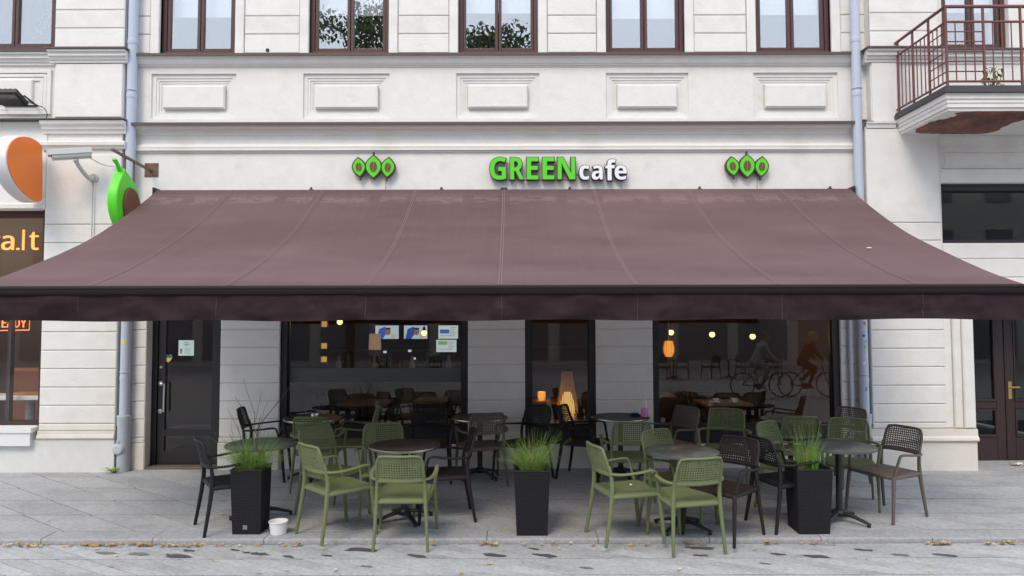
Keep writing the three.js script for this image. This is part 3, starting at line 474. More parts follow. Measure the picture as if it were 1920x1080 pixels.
// ------------------------------------------------------------------ signs
const font = await new FontLoader().loadAsync('fonts/droid/droid_sans_bold.typeface.json');
const fontR = await new FontLoader().loadAsync('fonts/droid/droid_sans_regular.typeface.json');
const fontR2 = font, signDark = mat(0.05, 0.045, 0.05, 0.5), signGreen = mat(0.10, 0.66, 0.02, 0.4), signBrown = mat(0.075, 0.04, 0.03, 0.5), signWhite = mat(0.82, 0.83, 0.86, 0.4), bean = mat(0.16, 0.06, 0.035, 0.6);
function glyph(parent, ch, box, faceM, fnt, bodyM, depth, name, bevel) { // one letter fitted to its own width and height
  const mk = (d, bev) => new TextGeometry(ch, { font: fnt, size: 0.4, depth: d, curveSegments: 8, bevelEnabled: bev > 0, bevelSize: bev, bevelThickness: 0.004, bevelSegments: 2 });
  const f = mk(0.01, 0); f.computeBoundingBox(); const q = f.boundingBox, kx = (box[1] - box[0]) / (q.max.x - q.min.x), ky = (box[3] - box[2]) / (q.max.y - q.min.y);
  const fit = (g) => g.translate(-q.min.x, -q.min.y, 0).scale(kx, ky, 1);
  if (!bodyM) { const l = mesh(name, fit(mk(depth, 0)), faceM, parent); l.position.set(box[0], box[2], 0); return; }
  const l = mesh(name, fit(mk(depth, bevel)), bodyM, parent); l.position.set(box[0], box[2], 0.03);
  mesh('letter_face', fit(f), faceM, l).position.set(0, 0, depth + 0.002);
}
{
  const s = thing('cafe_sign', 'raised lettering in bright green and white above the awning', 'sign');
  [['G', -0.285, -0.075, 3.842, 4.139], ['R', -0.02, 0.157, 3.846, 4.135], ['E', 0.196, 0.347, 3.846, 4.135], ['E', 0.403, 0.555, 3.846, 4.135], ['N', 0.60, 0.828, 3.846, 4.135]].forEach(([c, ...b]) => glyph(s, c, b, signGreen, fontR2, signBrown, 0.06, 'letter', 0.016));
  [['c', 0.884, 1.013, 3.84, 4.029], ['a', 1.044, 1.187, 3.84, 4.029], ['f', 1.222, 1.36, 3.832, 4.11], ['e', 1.345, 1.502, 3.84, 4.029]].forEach(([c, ...b]) => glyph(s, c, b, signWhite, font, signDark, 0.06, 'letter', 0.016));
  mesh('cable', [rod([0.84, 3.93, 0.012], [0.93, 3.93, 0.012], 0.004, 5), rod([-0.1, 3.86, 0.012], [0.8, 3.86, 0.012], 0.004, 5), rod([1.44, 3.85, 0.012], [1.44, 3.72, 0.012], 0.004, 5)], mat(0.3, 0.3, 0.3, 0.6), s);
}
function leafShape(w, h, stemUp) {
  const s = new THREE.Shape(); s.moveTo(0, -h); s.bezierCurveTo(-w * 0.5, -h * 0.75, -w * 1.05, -h * 0.35, -w, h * 0.1); s.bezierCurveTo(-w * 0.95, h * 0.55, -w * 0.35, h * 0.8, 0, h); s.bezierCurveTo(w * 0.35, h * 0.8, w * 0.95, h * 0.55, w, h * 0.1); s.bezierCurveTo(w * 1.05, -h * 0.35, w * 0.5, -h * 0.75, 0, -h); return s;
}
function beans(x, label) {
  const s = thing('leaf_sign', label, 'sign', [x, 4.0, 0.03], 0, 'green coffee leaf emblems on the wall');
  for (const [dx, dy, w, h, t, st] of [[-0.19, 0.015, 0.082, 0.125, 0.12, -1], [0, 0.02, 0.1, 0.15, 0, 1], [0.19, 0.01, 0.085, 0.13, -0.1, -1]]) {
    const body = mesh('leaf', [sheet(leafShape(w + 0.008, h + 0.01), 0.05, 0.004), bx(-0.011, 0.011, st > 0 ? h : -h - 0.045, st > 0 ? h + 0.045 : -h, 0.01, 0.05)], signBrown, s); body.position.set(dx, dy, 0); body.rotation.z = t;
    mesh('leaf_face', sheet(leafShape(w - 0.006, h - 0.008), 0.01).translate(0, 0, 0.052), signGreen, body);
    const half = (sg) => { const q = new THREE.Shape(); q.moveTo(sg * 0.004, -h * 0.46); q.bezierCurveTo(sg * w * 0.62, -h * 0.4, sg * w * 0.62, h * 0.4, sg * 0.004, h * 0.46); q.bezierCurveTo(sg * 0.004 + 0.012, h * 0.1, sg * 0.004 - 0.012, -h * 0.1, sg * 0.004, -h * 0.46); return sheet(q, 0.008).translate(0, 0, 0.061); };
    mesh('bean', [half(-1), half(1)], bean, body);
  }
  mesh('cable', rod([0.15, -0.12, -0.02], [0.15, -0.29, -0.02], 0.004, 5), mat(0.3, 0.3, 0.3, 0.6), s);
}
beans(-1.81, 'three green leaves with brown coffee beans left of the lettering'); beans(3.08, 'three green leaves with brown coffee beans right of the lettering');
{ // projecting leaf sign
  const s = thing('projecting_sign', 'large green leaf sign with brown bean hanging from a brown bracket', 'sign', [-4.75, 0, 0]);
  mesh('wall_plate', [cham(-0.09, 0.09, 3.91, 4.09, 0.0, 0.012, 0.003), ...[[-0.07, 3.93], [0.07, 3.93], [-0.07, 4.07], [0.07, 4.07]].map(([x, y]) => new THREE.CylinderGeometry(0.009, 0.009, 0.012, 8).rotateX(Math.PI / 2).translate(x, y, 0.016))], mat(0.16, 0.08, 0.055, 0.5), s);
  mesh('arm', sweep([[0, 3.985, 0.01, 0.02, 0.02], [0, 4.04, 1.0, 0.02, 0.02]], V(1, 0, 0), 4, 1), mat(0.17, 0.085, 0.06, 0.5), s);
  for (const z of [0.47, 0.69]) mesh('hanger', rod([0, 4.0, z], [0, 3.6, z], 0.014, 8), mat(0.17, 0.085, 0.06, 0.5), s);
  const leaf = mesh('leaf', sheet(leafShape(0.27, 0.42), 0.08, 0.02, 3, 20).translate(0, 0, -0.04).rotateY(-Math.PI / 2), signGreen, s); leaf.position.set(0, 3.42, 0.68); leaf.rotation.x = 0.25;
  mesh('stem', sweep([[0, 0.38, 0.0, 0.03, 0.03], [0, 0.5, 0.06, 0.022, 0.022], [0, 0.56, 0.12, 0.03, 0.02]], V(1, 0, 0)), signGreen, leaf);
  for (const sg of [-1, 1]) { const q = new THREE.Shape(); q.moveTo(sg * 0.006, -0.24); q.bezierCurveTo(sg * 0.24, -0.2, sg * 0.24, 0.2, sg * 0.006, 0.24); q.closePath(); const h = mesh('bean_half', sheet(q, 0.16, 0.015, 3, 14).translate(0, 0, -0.08).rotateY(-Math.PI / 2), bean, leaf); h.position.set(0, -0.04, -0.03); }
}
{ // round projecting sign of the neighbour: plain orange face
  const s = thing('projecting_sign', 'thick orange sign with white rim projecting from the wall at left edge', 'sign', [-6.05, 3.9, 0]);
  const q = new THREE.Shape(); q.moveTo(-0.18, 0.33); q.bezierCurveTo(-0.2, 0.1, -0.2, -0.15, -0.21, -0.31); q.bezierCurveTo(-0.2, -0.37, -0.12, -0.39, -0.04, -0.37); q.bezierCurveTo(0.22, -0.3, 0.37, -0.1, 0.36, 0.1); q.bezierCurveTo(0.35, 0.3, 0.15, 0.42, -0.04, 0.4); q.bezierCurveTo(-0.12, 0.39, -0.17, 0.37, -0.18, 0.33);
  const tf = (g) => g.rotateY(-Math.PI / 2).scale(1, 1, 1.22).translate(0, 0, 0.5);
  mesh('case', tf(sheet(q, 0.15, 0.012, 2, 24)), whitePaint, s);
  const face = tf(sheet(q, 0.012, 0.0, 1, 24)); mesh('face', face.translate(0.022, 0, 0), mat(0.86, 0.19, 0.012, 0.35), s);
  for (const y of [-0.24, 0.15]) mesh('bracket', bx(-0.13, -0.07, y - 0.02, y + 0.02, 0.15, 0.33), mat(0.55, 0.45, 0.28, 0.5), s);
}
{ // security camera
  const s = thing('security_camera', 'grey security camera in a long housing on the left pilaster', 'camera', [-5.42, 3.86, 0.155]); const cm = mat(0.5, 0.5, 0.47, 0.45);
  mesh('mount', new THREE.CylinderGeometry(0.055, 0.055, 0.03, 24).rotateX(Math.PI / 2).translate(0, 0, 0.015), cm, s);
  mesh('arm', sweep([[0, -0.01, 0.02, 0.03, 0.03], [-0.01, -0.02, 0.1, 0.028, 0.028], [-0.03, 0.05, 0.22, 0.024, 0.024], [-0.05, 0.13, 0.3, 0.024, 0.024], [-0.06, 0.17, 0.32, 0.03, 0.03]], V(1, 0, 0), 8, 0.8, 2), cm, s);
  const hb = mesh('housing', sheet(rectShape(-0.06, 0.06, -0.05, 0.05, 0.025), 0.42, 0.006).translate(0, 0, -0.2), cm, s);
  hb.position.set(-0.09, 0.235, 0.34); hb.rotation.set(0, R(-62), 0); hb.rotation.order = 'YXZ'; hb.rotation.x = R(10);
  mesh('sunshield', [bx(-0.075, 0.075, 0.06, 0.07, -0.22, 0.3), bx(-0.078, -0.07, 0.0, 0.07, -0.22, 0.27), bx(0.07, 0.078, 0.0, 0.07, -0.22, 0.27)], mat(0.62, 0.62, 0.6, 0.4), hb); mesh('lens_window', bx(-0.045, 0.045, -0.035, 0.035, 0.226, 0.232), black, hb);
  mesh('cable', sweep([[0.08, 0.21, 0.24, 0.006, 0.006], [0.16, 0.16, 0.1, 0.006, 0.006], [0.24, 0.15, 0.03, 0.006, 0.006], [0.34, 0.15, 0.0, 0.006, 0.006]], V(0, 0, 1), 6, 1, 3), cm, s);
  mesh('conduit', [rod([-0.02, -0.05, 0.006], [-0.02, -0.75, 0.006], 0.007, 6), rod([0.012, -0.05, 0.006], [0.012, -0.75, 0.006], 0.007, 6)], plaster, s);
}
{ // floodlight
  const s = thing('floodlight', 'black floodlight tilted down on the left wall below the upper window', 'floodlight', [-6.45, 4.84, 0.1]);
  const h = mesh('body', [cham(-0.2, 0.2, -0.13, 0.13, 0, 0.06, 0.012), ...[0, 1, 2, 3, 4, 5].map((k) => bx(-0.17 + k * 0.065, -0.16 + k * 0.065, -0.11, 0.11, -0.03, 0))], black, s); h.position.set(0, 0.05, 0.25); h.rotation.x = R(68);
  mesh('glass', bx(-0.17, 0.17, -0.1, 0.1, 0.061, 0.065), mat(0.08, 0.08, 0.085, 0.15), h);
  mesh('bracket', [rod([0.215, 0, 0], [0.215, 0.05, 0.25], 0.012, 6), rod([-0.215, 0, 0], [-0.215, 0.05, 0.25], 0.012, 6), rod([-0.215, 0, -0.02], [0.215, 0, -0.02], 0.012, 6)], black, s);
  mesh('cable', sweep([[0.2, 0.0, 0.1, 0.005, 0.005], [0.34, -0.05, 0.03, 0.005, 0.005], [0.36, -0.15, 0, 0.005, 0.005], [0.28, -0.21, 0, 0.005, 0.005], [0.05, -0.2, 0, 0.005, 0.005]], V(0, 0, 1), 6, 1, 4), black, s);
}
// ------------------------------------------------------------------ terrace furniture
const resin = (r, g, b) => matte(r, g, b, 0.55, 0.6);
const chairMats = { green: resin(0.158, 0.184, 0.088), black: resin(0.013, 0.013, 0.016), taupe: resin(0.13, 0.104, 0.088), brown: resin(0.022, 0.016, 0.017) };
const chairGeo = (() => {
  const back = [], bs = (u, v) => { const top = 0.25 - 0.05 * Math.max(0, (Math.abs(u) - 0.8) / 0.2) ** 2; return [0.208 * u * (1 - 0.02 * v), 0.61 + top * v, -0.235 - 0.062 * v - 0.04 * (1 - u * u)]; };
  for (let i = 0; i <= 17; i++) { const u = -0.93 + 1.86 * i / 17; back.push(sweep([0.1, 0.4, 0.7, 0.97].map((v) => [...bs(u, v), 0.0068, 0.004]), V(1, 0, 0), 4, 1)); }
  for (let j = 0; j <= 9; j++) { const v = 0.16 + 0.8 * j / 9; back.push(sweep(Array.from({ length: 9 }, (_, k) => [...bs(-0.97 + 1.94 * k / 8, v), 0.0072, 0.004]), V(0, 1, 0), 4, 1)); }
  back.push(sweep(Array.from({ length: 11 }, (_, k) => [...bs(-1 + 2 * k / 10, 0.07), 0.02, 0.009]), V(0, 1, 0), 8, 0.8));
  const rim = [[-1, 0], [-1, 0.4], [-1, 0.8], [-0.97, 0.93], [-0.88, 1], [-0.6, 1], [-0.3, 1], [0, 1], [0.3, 1], [0.6, 1], [0.88, 1], [0.97, 0.93], [1, 0.8], [1, 0.4], [1, 0]];
  back.push(sweep(rim.map(([u, v]) => [...bs(u, v), 0.013, 0.011]), V(0, 0.25, 1), 8, 0.85));
  const sh = rectShape(-0.222, 0.222, -0.235, 0.225, 0.05), seat = [uvBox(sheet(sh, 0.012, 0.008, 2, 5).rotateX(-Math.PI / 2).translate(0, 0.434, 0))];
  seat.push(sweep([[-0.222, 0.43, -0.225, 0.014, 0.018], [-0.24, 0.432, 0, 0.014, 0.018], [-0.248, 0.435, 0.205, 0.014, 0.018]], V(1, 0, 0)), sweep([[0.222, 0.43, -0.225, 0.014, 0.018], [0.24, 0.432, 0, 0.014, 0.018], [0.248, 0.435, 0.205, 0.014, 0.018]], V(1, 0, 0)));
  seat.push(sweep([[-0.24, 0.434, 0.215, 0.016, 0.014], [0, 0.43, 0.225, 0.016, 0.014], [0.24, 0.434, 0.215, 0.016, 0.014]], V(0, 1, 0)), sweep([[-0.215, 0.428, -0.228, 0.016, 0.012], [0.215, 0.428, -0.228, 0.016, 0.012]], V(0, 1, 0)));
  for (let k = 0; k < 15; k++) seat.push(sweep([[-0.19 + 0.027 * k, 0.4545, -0.2, 0.007, 0.0014], [-0.19 + 0.027 * k, 0.4545, 0.19, 0.007, 0.0014]], V(1, 0, 0), 4, 1));
  const rear = (s) => sweep([[s * 0.24, 0, -0.30, 0.0125, 0.015], [s * 0.228, 0.22, -0.262, 0.015, 0.018], [s * 0.217, 0.42, -0.232, 0.018, 0.021], [s * 0.212, 0.54, -0.226, 0.016, 0.019], [s * 0.209, 0.64, -0.24, 0.013, 0.015], [s * 0.207, 0.70, -0.255, 0.011, 0.012]], V(1, 0, 0), 8, 0.7, 2);
  const front = (s) => sweep([[s * 0.268, 0, 0.25, 0.0125, 0.015], [s * 0.262, 0.2, 0.232, 0.015, 0.018], [s * 0.254, 0.38, 0.215, 0.018, 0.021], [s * 0.25, 0.45, 0.205, 0.017, 0.02]], V(1, 0, 0), 8, 0.7, 2);
  const arm = (s) => sweep([[s * 0.21, 0.632, -0.236, 0.014, 0.012], [s * 0.245, 0.63, -0.205, 0.017, 0.012], [s * 0.278, 0.634, -0.12, 0.02, 0.011], [s * 0.29, 0.645, 0.0, 0.021, 0.011], [s * 0.287, 0.655, 0.11, 0.02, 0.011], [s * 0.284, 0.648, 0.148, 0.019, 0.011], [s * 0.28, 0.615, 0.166, 0.017, 0.012], [s * 0.266, 0.53, 0.185, 0.015, 0.013], [s * 0.252, 0.445, 0.205, 0.015, 0.014]], V(s, 0, 0.55), 8, 0.8, 3);
  return { back: merge(back), seat: merge(seat), rear: [rear(-1), rear(1)], front: [front(-1), front(1)], arm: [arm(-1), arm(1)] };
})();
function chairProto(m) {
  const o = new THREE.Group();
  mesh('seat', chairGeo.seat, m, o); mesh('backrest', chairGeo.back, m, o);
  for (const k of [0, 1]) { mesh('leg', chairGeo.rear[k], m, o); mesh('leg', chairGeo.front[k], m, o); mesh('armrest', chairGeo.arm[k], m, o); }
  return o;
}
const protos = Object.fromEntries(Object.entries(chairMats).map(([k, m]) => [k, chairProto(m)]));
function chair(kind, bxp, bzp, deg, label, o = {}) { // placed by where the top of its back stands; deg: 0 faces the street, 90 right, 180 the wall
  const c = protos[kind].clone(); c.name = numbered('cafe_armchair'); scene.add(c); const a = R(deg), d = 0.30;
  const x = bxp + Math.sin(a) * d, z = bzp + Math.cos(a) * d, tilt = o.tilt ?? SLOPE;
  c.position.set(x, o.y ?? groundY(z), z);
  c.quaternion.setFromAxisAngle(V(1, 0, 0), tilt).multiply(new THREE.Quaternion().setFromAxisAngle(V(0, 1, 0), a));
  return tag(c, label, 'chair', o.group ?? 'terrace chairs');
}
chair('black', -2.95, 2.66, 122, 'black armchair left of the leftmost planter, facing the table behind it');
chair('black', -3.31, 0.55, 98, 'black armchair against the pier right of the entrance door');
chair('green', -1.85, 2.93, 133, 'green armchair right of the leftmost planter, beside the white bowl');
chair('green', -0.985, 3.15, 180, 'green armchair on the street edge with its back to us, left of the middle planter', { tilt: 0.092, y: -0.025 });
chair('brown', -0.40, 2.15, 279, 'dark brown armchair facing left at the round brown table in front');
chair('green', -1.375, 1.76, 14, 'green armchair behind the round brown table in front');
chair('green', -2.27, 1.27, 178, 'green armchair with its back to us at the table holding the steel ashtray');
chair('green', -2.05, 1.93, 50, 'green armchair turned to the street just behind the chair by the white bowl');
chair('green', -1.66, 0.50, 274, 'green armchair seen from its side under the frosted window band');
chair('black', -1.03, 0.30, 4, 'black armchair with its back against the left big window, facing the street');
chair('taupe', -0.285, 1.0, 196, 'taupe armchair with its back to us, left of the narrow window');
chair('black', 0.325, 0.36, 318, 'black armchair under the narrow window turned left, before the small glowing table lamp');
chair('black', 0.625, 0.36, 66, 'black armchair under the narrow window turned right, before the wicker lamp');
chair('green', 1.285, 1.69, 180, 'green armchair, back to us, at the table with the pink spray bottle');
chair('green', 1.44, 2.2, 36, 'green armchair facing the street behind the grey table on the right of the middle planter');
chair('green', 0.75, 2.95, 106, 'green armchair right of the middle planter turned right, white crumb on its seat');
chair('green', 1.61, 3.28, 191, 'green armchair on the street edge with its back to us, between middle and right planters', { tilt: 0.092, y: -0.025 });
chair('brown', 2.16, 2.63, 312, 'dark brown armchair turned left at the grey table between middle and right planters');
chair('black', 2.36, 2.58, 107, 'black armchair left of the right planter turned right');
chair('green', 2.72, 1.7, 42, 'green armchair turned to the street behind the black chair by the right planter');
chair('green', 3.235, 1.32, 180, 'green armchair with its back to us at the grey table by the right big window');
chair('green', 3.70, 1.47, 338, 'green armchair facing the street behind the grey table by the right planter');
chair('taupe', 4.03, 2.02, 297, 'taupe armchair at the right end of the terrace beside the bright pilaster');
chair('taupe', 4.12, 0.62, 300, 'taupe armchair by the right downpipe, only its back showing');
chair('taupe', 2.15, 0.50, 302, 'taupe armchair in front of the left end of the right big window');
chair('green', 2.58, 0.68, 340, 'green armchair facing the street under the orange lantern window');

const stoneTop = tex(512, 512, (u, v) => { const a = fbm(u, v, 4, 5), b = fbm(u + a * 0.3, v, 9, 4); const k = 0.62 + 0.45 * (a - 0.5) + 0.35 * (b - 0.5); return [k * 0.97, k, k * 1.0]; });
const topGrey = mat(0.26, 0.29, 0.285, 0.5, { map: stoneTop }), topBrown = mat(0.1, 0.075, 0.062, 0.48, { map: stoneTop }), iron = mat(0.016, 0.017, 0.019, 0.42), rimMetal = new THREE.MeshStandardMaterial({ color: lin(0.42, 0.4, 0.37), roughness: 0.32, metalness: 1 });
function tableProto(top, rim) {
  const o = new THREE.Group();
  const g = lathe([[0, 0.716], [0.33, 0.716], [0.346, 0.72], [0.349, 0.728], [0.346, 0.737], [0.338, 0.74], [0, 0.74]], 48), uv = g.attributes.uv, p = g.attributes.position; for (let i = 0; i < uv.count; i++) uv.setXY(i, p.getX(i), p.getZ(i));
  mesh('table_top', g, top, o); mesh('rim', lathe([[0.3465, 0.716], [0.351, 0.718], [0.352, 0.735], [0.3475, 0.7375]], 48), rim, o);
  mesh('column', new THREE.CylinderGeometry(0.032, 0.032, 0.6, 20).translate(0, 0.4, 0), iron, o);
  mesh('top_bracket', [bx(-0.2, 0.2, 0.7, 0.715, -0.02, 0.02), bx(-0.02, 0.02, 0.699, 0.7145, -0.2, 0.2)], iron, o);
  mesh('hub', lathe([[0, 0.06], [0.06, 0.06], [0.06, 0.09], [0.045, 0.12], [0, 0.12]], 20), iron, o);
  for (let k = 0; k < 4; k++) { const a = k * Math.PI / 2, f = mesh('foot', sweep([[0.03, 0.09, 0, 0.03, 0.022], [0.14, 0.072, 0, 0.026, 0.016], [0.27, 0.036, 0, 0.022, 0.012], [0.30, 0.026, 0, 0.02, 0.012]], V(0, 0, 1), 8, 0.7), iron, o); f.rotation.y = a; const pad = mesh('glide', new THREE.CylinderGeometry(0.016, 0.018, 0.02, 10).translate(0.285, 0.01, 0), black, o); pad.rotation.y = a; }
  return o;
}
const tp = { grey: tableProto(topGrey, topGrey), brown: tableProto(topBrown, rimMetal) };
function table(kind, x, z, deg, label) {
  const t = tp[kind].clone(); t.name = numbered('bistro_table'); scene.add(t); t.position.set(x, groundY(z), z);
  t.quaternion.setFromAxisAngle(V(1, 0, 0), SLOPE).multiply(new THREE.Quaternion().setFromAxisAngle(V(0, 1, 0), R(deg))); return tag(t, label, 'table', 'round bistro tables');
}
table('grey', -2.52, 2.2, 20, 'round grey table behind the leftmost planter'); table('brown', -1.07, 2.3, 30, 'round brown table behind the green chair at the street edge on the left');
table('brown', -2.45, 0.5, 10, 'round brown table with a steel ashtray before the left window'); table('brown', -0.40, 0.46, 45, 'round brown table in front of the pier left of the narrow window');
table('brown', 1.335, 0.46, 15, 'round brown table carrying a pink spray bottle and a blue cloth'); table('grey', 1.61, 2.62, 48, 'round grey table behind the green street-edge chair on the right');
table('grey', 3.2, 2.38, 42, 'round grey table behind the right planter'); table('grey', 3.36, 0.66, 12, 'round grey table close to the right big window');
{
  const y = groundY(0.46) + 0.741;
  const b = thing('spray_bottle', 'clear spray bottle half full of pink cleaner on the brown table', 'bottle', [1.62, y - 0.002, 0.55]);
  mesh('liquid', lathe([[0, 0.001], [0.039, 0.001], [0.0425, 0.01], [0.0425, 0.11], [0.04, 0.112]], 24), mat(0.72, 0.25, 0.5, 0.25), b);
  mesh('bottle', lathe([[0, 0], [0.039, 0], [0.0405, 0.01], [0.0405, 0.13], [0.034, 0.165], [0.017, 0.2], [0.016, 0.215], [0, 0.216]], 24), new THREE.MeshPhysicalMaterial({ color: lin(0.9, 0.9, 0.92), roughness: 0.25, transmission: 0.45, thickness: 0, ior: 1.4 }), b);
  mesh('spray_head', [lathe([[0, 0.215], [0.018, 0.215], [0.016, 0.25], [0.011, 0.28], [0, 0.282]], 16), bx(-0.03, 0.012, 0.246, 0.268, -0.009, 0.009)], mat(0.72, 0.7, 0.7, 0.4), b);
  const c = thing('cleaning_cloth', 'crumpled dark blue cleaning cloth beside the pink spray bottle', 'cloth', [1.52, y, 0.45]); const g = new THREE.SphereGeometry(0.075, 24, 14), p = g.attributes.position;
  for (let i = 0; i < p.count; i++) { const k = 0.75 + 0.5 * vnoise(p.getX(i) * 60 + 9, p.getZ(i) * 60 + p.getY(i) * 50 + 9, 64); p.setXYZ(i, p.getX(i) * k, Math.max(0, p.getY(i)) * k * 0.55, p.getZ(i) * k * 0.8); } g.computeVertexNormals(); mesh('fabric', g, mat(0.012, 0.03, 0.12, 0.9), c);
  const a = thing('ashtray', 'small round steel ashtray on the brown table by the left window', 'ashtray', [-2.42, groundY(0.5) + 0.742, 0.55]); mesh('bowl', lathe([[0, 0.004], [0.045, 0], [0.05, 0.004], [0.05, 0.042], [0.046, 0.045], [0.045, 0.01], [0, 0.008]], 28), steel, a);
}
tag(mesh('paper_scrap', new THREE.TetrahedronGeometry(0.016).scale(1.3, 0.7, 1).translate(1.09, groundY(2.86) + 0.472, 2.86), mat(0.8, 0.8, 0.78, 0.8)), 'tiny white scrap of paper on the seat of a green chair', 'litter');
// planters
const weave = tex(256, 256, (u, v) => { const r = Math.floor(v * 16), s = (u * 8 + (r % 2) * 0.5) % 1, w = (v * 16) % 1; const k = Math.sin(s * Math.PI) * 0.6 + Math.sin(w * Math.PI) * 0.4; return [k, k, k]; }, false, 1);
weave.repeat.set(5.5, 4); const planterM = matte(0.018, 0.017, 0.022, 0.6, 0.45, { bumpMap: weave, bumpScale: 0.012 });
function planter(x, z, label, blades, hgt, twigs, spread = 0.9, wt = 0.166, wb = 0.142) {
  const p = thing('planter', label, 'planter', [x, groundY(z), z], 0, 'tall woven planters along the kerb'); p.rotation.x = SLOPE;
  const H = 0.60, g = new THREE.CylinderGeometry(wt * Math.SQRT2, wb * Math.SQRT2, H, 4, 1, true).rotateY(Math.PI / 4).translate(0, H / 2, 0).toNonIndexed(); g.computeVertexNormals();
  { const q = g.attributes.position, n = g.attributes.normal, uv = g.attributes.uv; for (let i = 0; i < q.count; i++) uv.setXY(i, (Math.abs(n.getZ(i)) > 0.5 ? q.getX(i) : q.getZ(i)) * 1 + 0.2, q.getY(i)); }
  mesh('pot', g, planterM, p);
  mesh('rim', [bx(-wt - 0.004, wt + 0.004, H - 0.012, H + 0.002, wt - 0.012, wt + 0.004), bx(-wt - 0.004, wt + 0.004, H - 0.012, H + 0.002, -wt - 0.004, -wt + 0.012), bx(wt - 0.012, wt + 0.004, H - 0.012, H + 0.002, -wt + 0.012, wt - 0.012), bx(-wt - 0.004, -wt + 0.012, H - 0.012, H + 0.002, -wt + 0.012, wt - 0.012)], black, p);
  mesh('liner', [bx(-wt + 0.008, wt - 0.008, H - 0.14, H - 0.012, wt - 0.02, wt - 0.012), bx(-wt + 0.008, wt - 0.008, H - 0.14, H - 0.012, -wt + 0.012, -wt + 0.02), bx(-wt + 0.012, -wt + 0.02, H - 0.14, H - 0.012, -wt + 0.02, wt - 0.02), bx(wt - 0.02, wt - 0.012, H - 0.14, H - 0.012, -wt + 0.02, wt - 0.02)], black, p);
  mesh('soil', bx(-wt + 0.02, wt - 0.02, H - 0.1, H - 0.07, -wt + 0.02, wt - 0.02), mat(0.04, 0.026, 0.018, 0.95), p);
  mesh('foot', bx(-wb + 0.004, wb - 0.004, 0, 0.02, -wb + 0.004, wb - 0.004), black, p);
  const groups = [[], [], []];
  for (let k = 0; k < blades; k++) {
    const a = rr(0, 6.28), r0 = Math.sqrt(rnd()) * 0.09, h = hgt * (rnd() < 0.12 ? rr(0.9, 1.25) : rr(0.35, 0.85)), out = spread * rr(0.1, 0.8) * h, x0 = Math.cos(a) * r0, z0 = Math.sin(a) * r0, b = a + rr(-0.7, 0.7), w = rr(0.0022, 0.0042), droop = rnd() < 0.35 ? rr(0.25, 0.6) * h : 0;
    const pts = [0, 0.35, 0.7, 1].map((t) => [x0 + Math.cos(b) * out * t ** 1.7 * (droop ? 1.3 : 1), H - 0.08 + h * t - droop * t ** 3, z0 + Math.sin(b) * out * t ** 1.7, w * (1 - 0.8 * t), 0.0006]);
    groups[k % 7 === 0 ? 2 : k % 2].push(sweep(pts, V(-Math.sin(b), 0, Math.cos(b)), 4, 1));
  }
  const gm = [mat(0.10, 0.22, 0.03, 0.6), mat(0.2, 0.36, 0.05, 0.6), mat(0.36, 0.33, 0.13, 0.7)];
  groups.forEach((gs, i) => gs.length && mesh(['grass', 'grass', 'dry_grass'][i], gs, gm[i], p));
  if (twigs) {
    const tw = []; const branch = (x, y, z, dx, dy, dz, l, r, d) => { const e = [x + dx * l, y + dy * l, z + dz * l], m = [x + dx * l * 0.5 + rr(-0.015, 0.015), y + dy * l * 0.5, z + dz * l * 0.5 + rr(-0.01, 0.01)]; tw.push(sweep([[x, y, z, r, r], [...m, r * 0.85, r * 0.85], [...e, r * 0.6, r * 0.6]], V(1, 0, 0.2), 5, 1)); if (d > 0) for (let k = 0; k < 2 + (d > 1); k++) { const t = rr(0.4, 1), n = V(dx + rr(-0.55, 0.55), dy + rr(-0.15, 0.25), dz + rr(-0.4, 0.4)).normalize(); branch(x + dx * l * t, y + dy * l * t, z + dz * l * t, n.x, n.y, n.z, l * rr(0.4, 0.65), r * 0.6, d - 1); } };
    branch(0, H - 0.08, 0, 0.16, 0.98, 0.05, 0.5, 0.0038, 2); branch(0.02, H - 0.08, 0.02, 0.03, 1, 0, 0.6, 0.0034, 1); branch(0, H - 0.08, 0, -0.25, 0.96, 0.05, 0.5, 0.003, 1); branch(0.05, H + 0.35, 0, 0.62, 0.78, 0, 0.55, 0.003, 1); branch(0.05, H + 0.3, 0, -0.5, 0.86, 0, 0.42, 0.003, 0); branch(-0.03, H - 0.08, 0, -0.38, 0.92, 0.1, 0.42, 0.002, 1); branch(0.03, H - 0.08, 0, 0.35, 0.92, 0.1, 0.42, 0.002, 1);
    mesh('dry_twigs', tw, mat(0.06, 0.045, 0.032, 0.9), p);
  }
  return p;
}
const p1 = planter(-2.47, 2.64, 'dark woven planter on the left with grass and tall dry twigs', 760, 0.36, true, 1.25, 0.146, 0.13);
mesh('maker_badge', cham(-0.03, 0.01, 0.045, 0.085, 0.13, 0.137, 0.002), mat(0.2, 0.2, 0.22, 0.4), p1);
planter(0.18, 2.68, 'dark woven planter in the middle with drooping bright green grass', 640, 0.35, false, 1.05);
planter(2.79, 2.66, 'dark woven planter on the right with thin upright grass', 330, 0.40, false, 0.42);
{
  const b = thing('bowl', 'small white plastic bowl on the kerb beside the left planter', 'bowl', [-2.18, groundY(2.74), 2.74]); b.rotation.x = SLOPE;
  mesh('body', lathe([[0, 0.008], [0.068, 0.006], [0.07, 0], [0.073, 0.004], [0.083, 0.105], [0.088, 0.106], [0.09, 0.118], [0.086, 0.12], [0.08, 0.112], [0.07, 0.014], [0, 0.012]], 40), whitePaint, b);
}
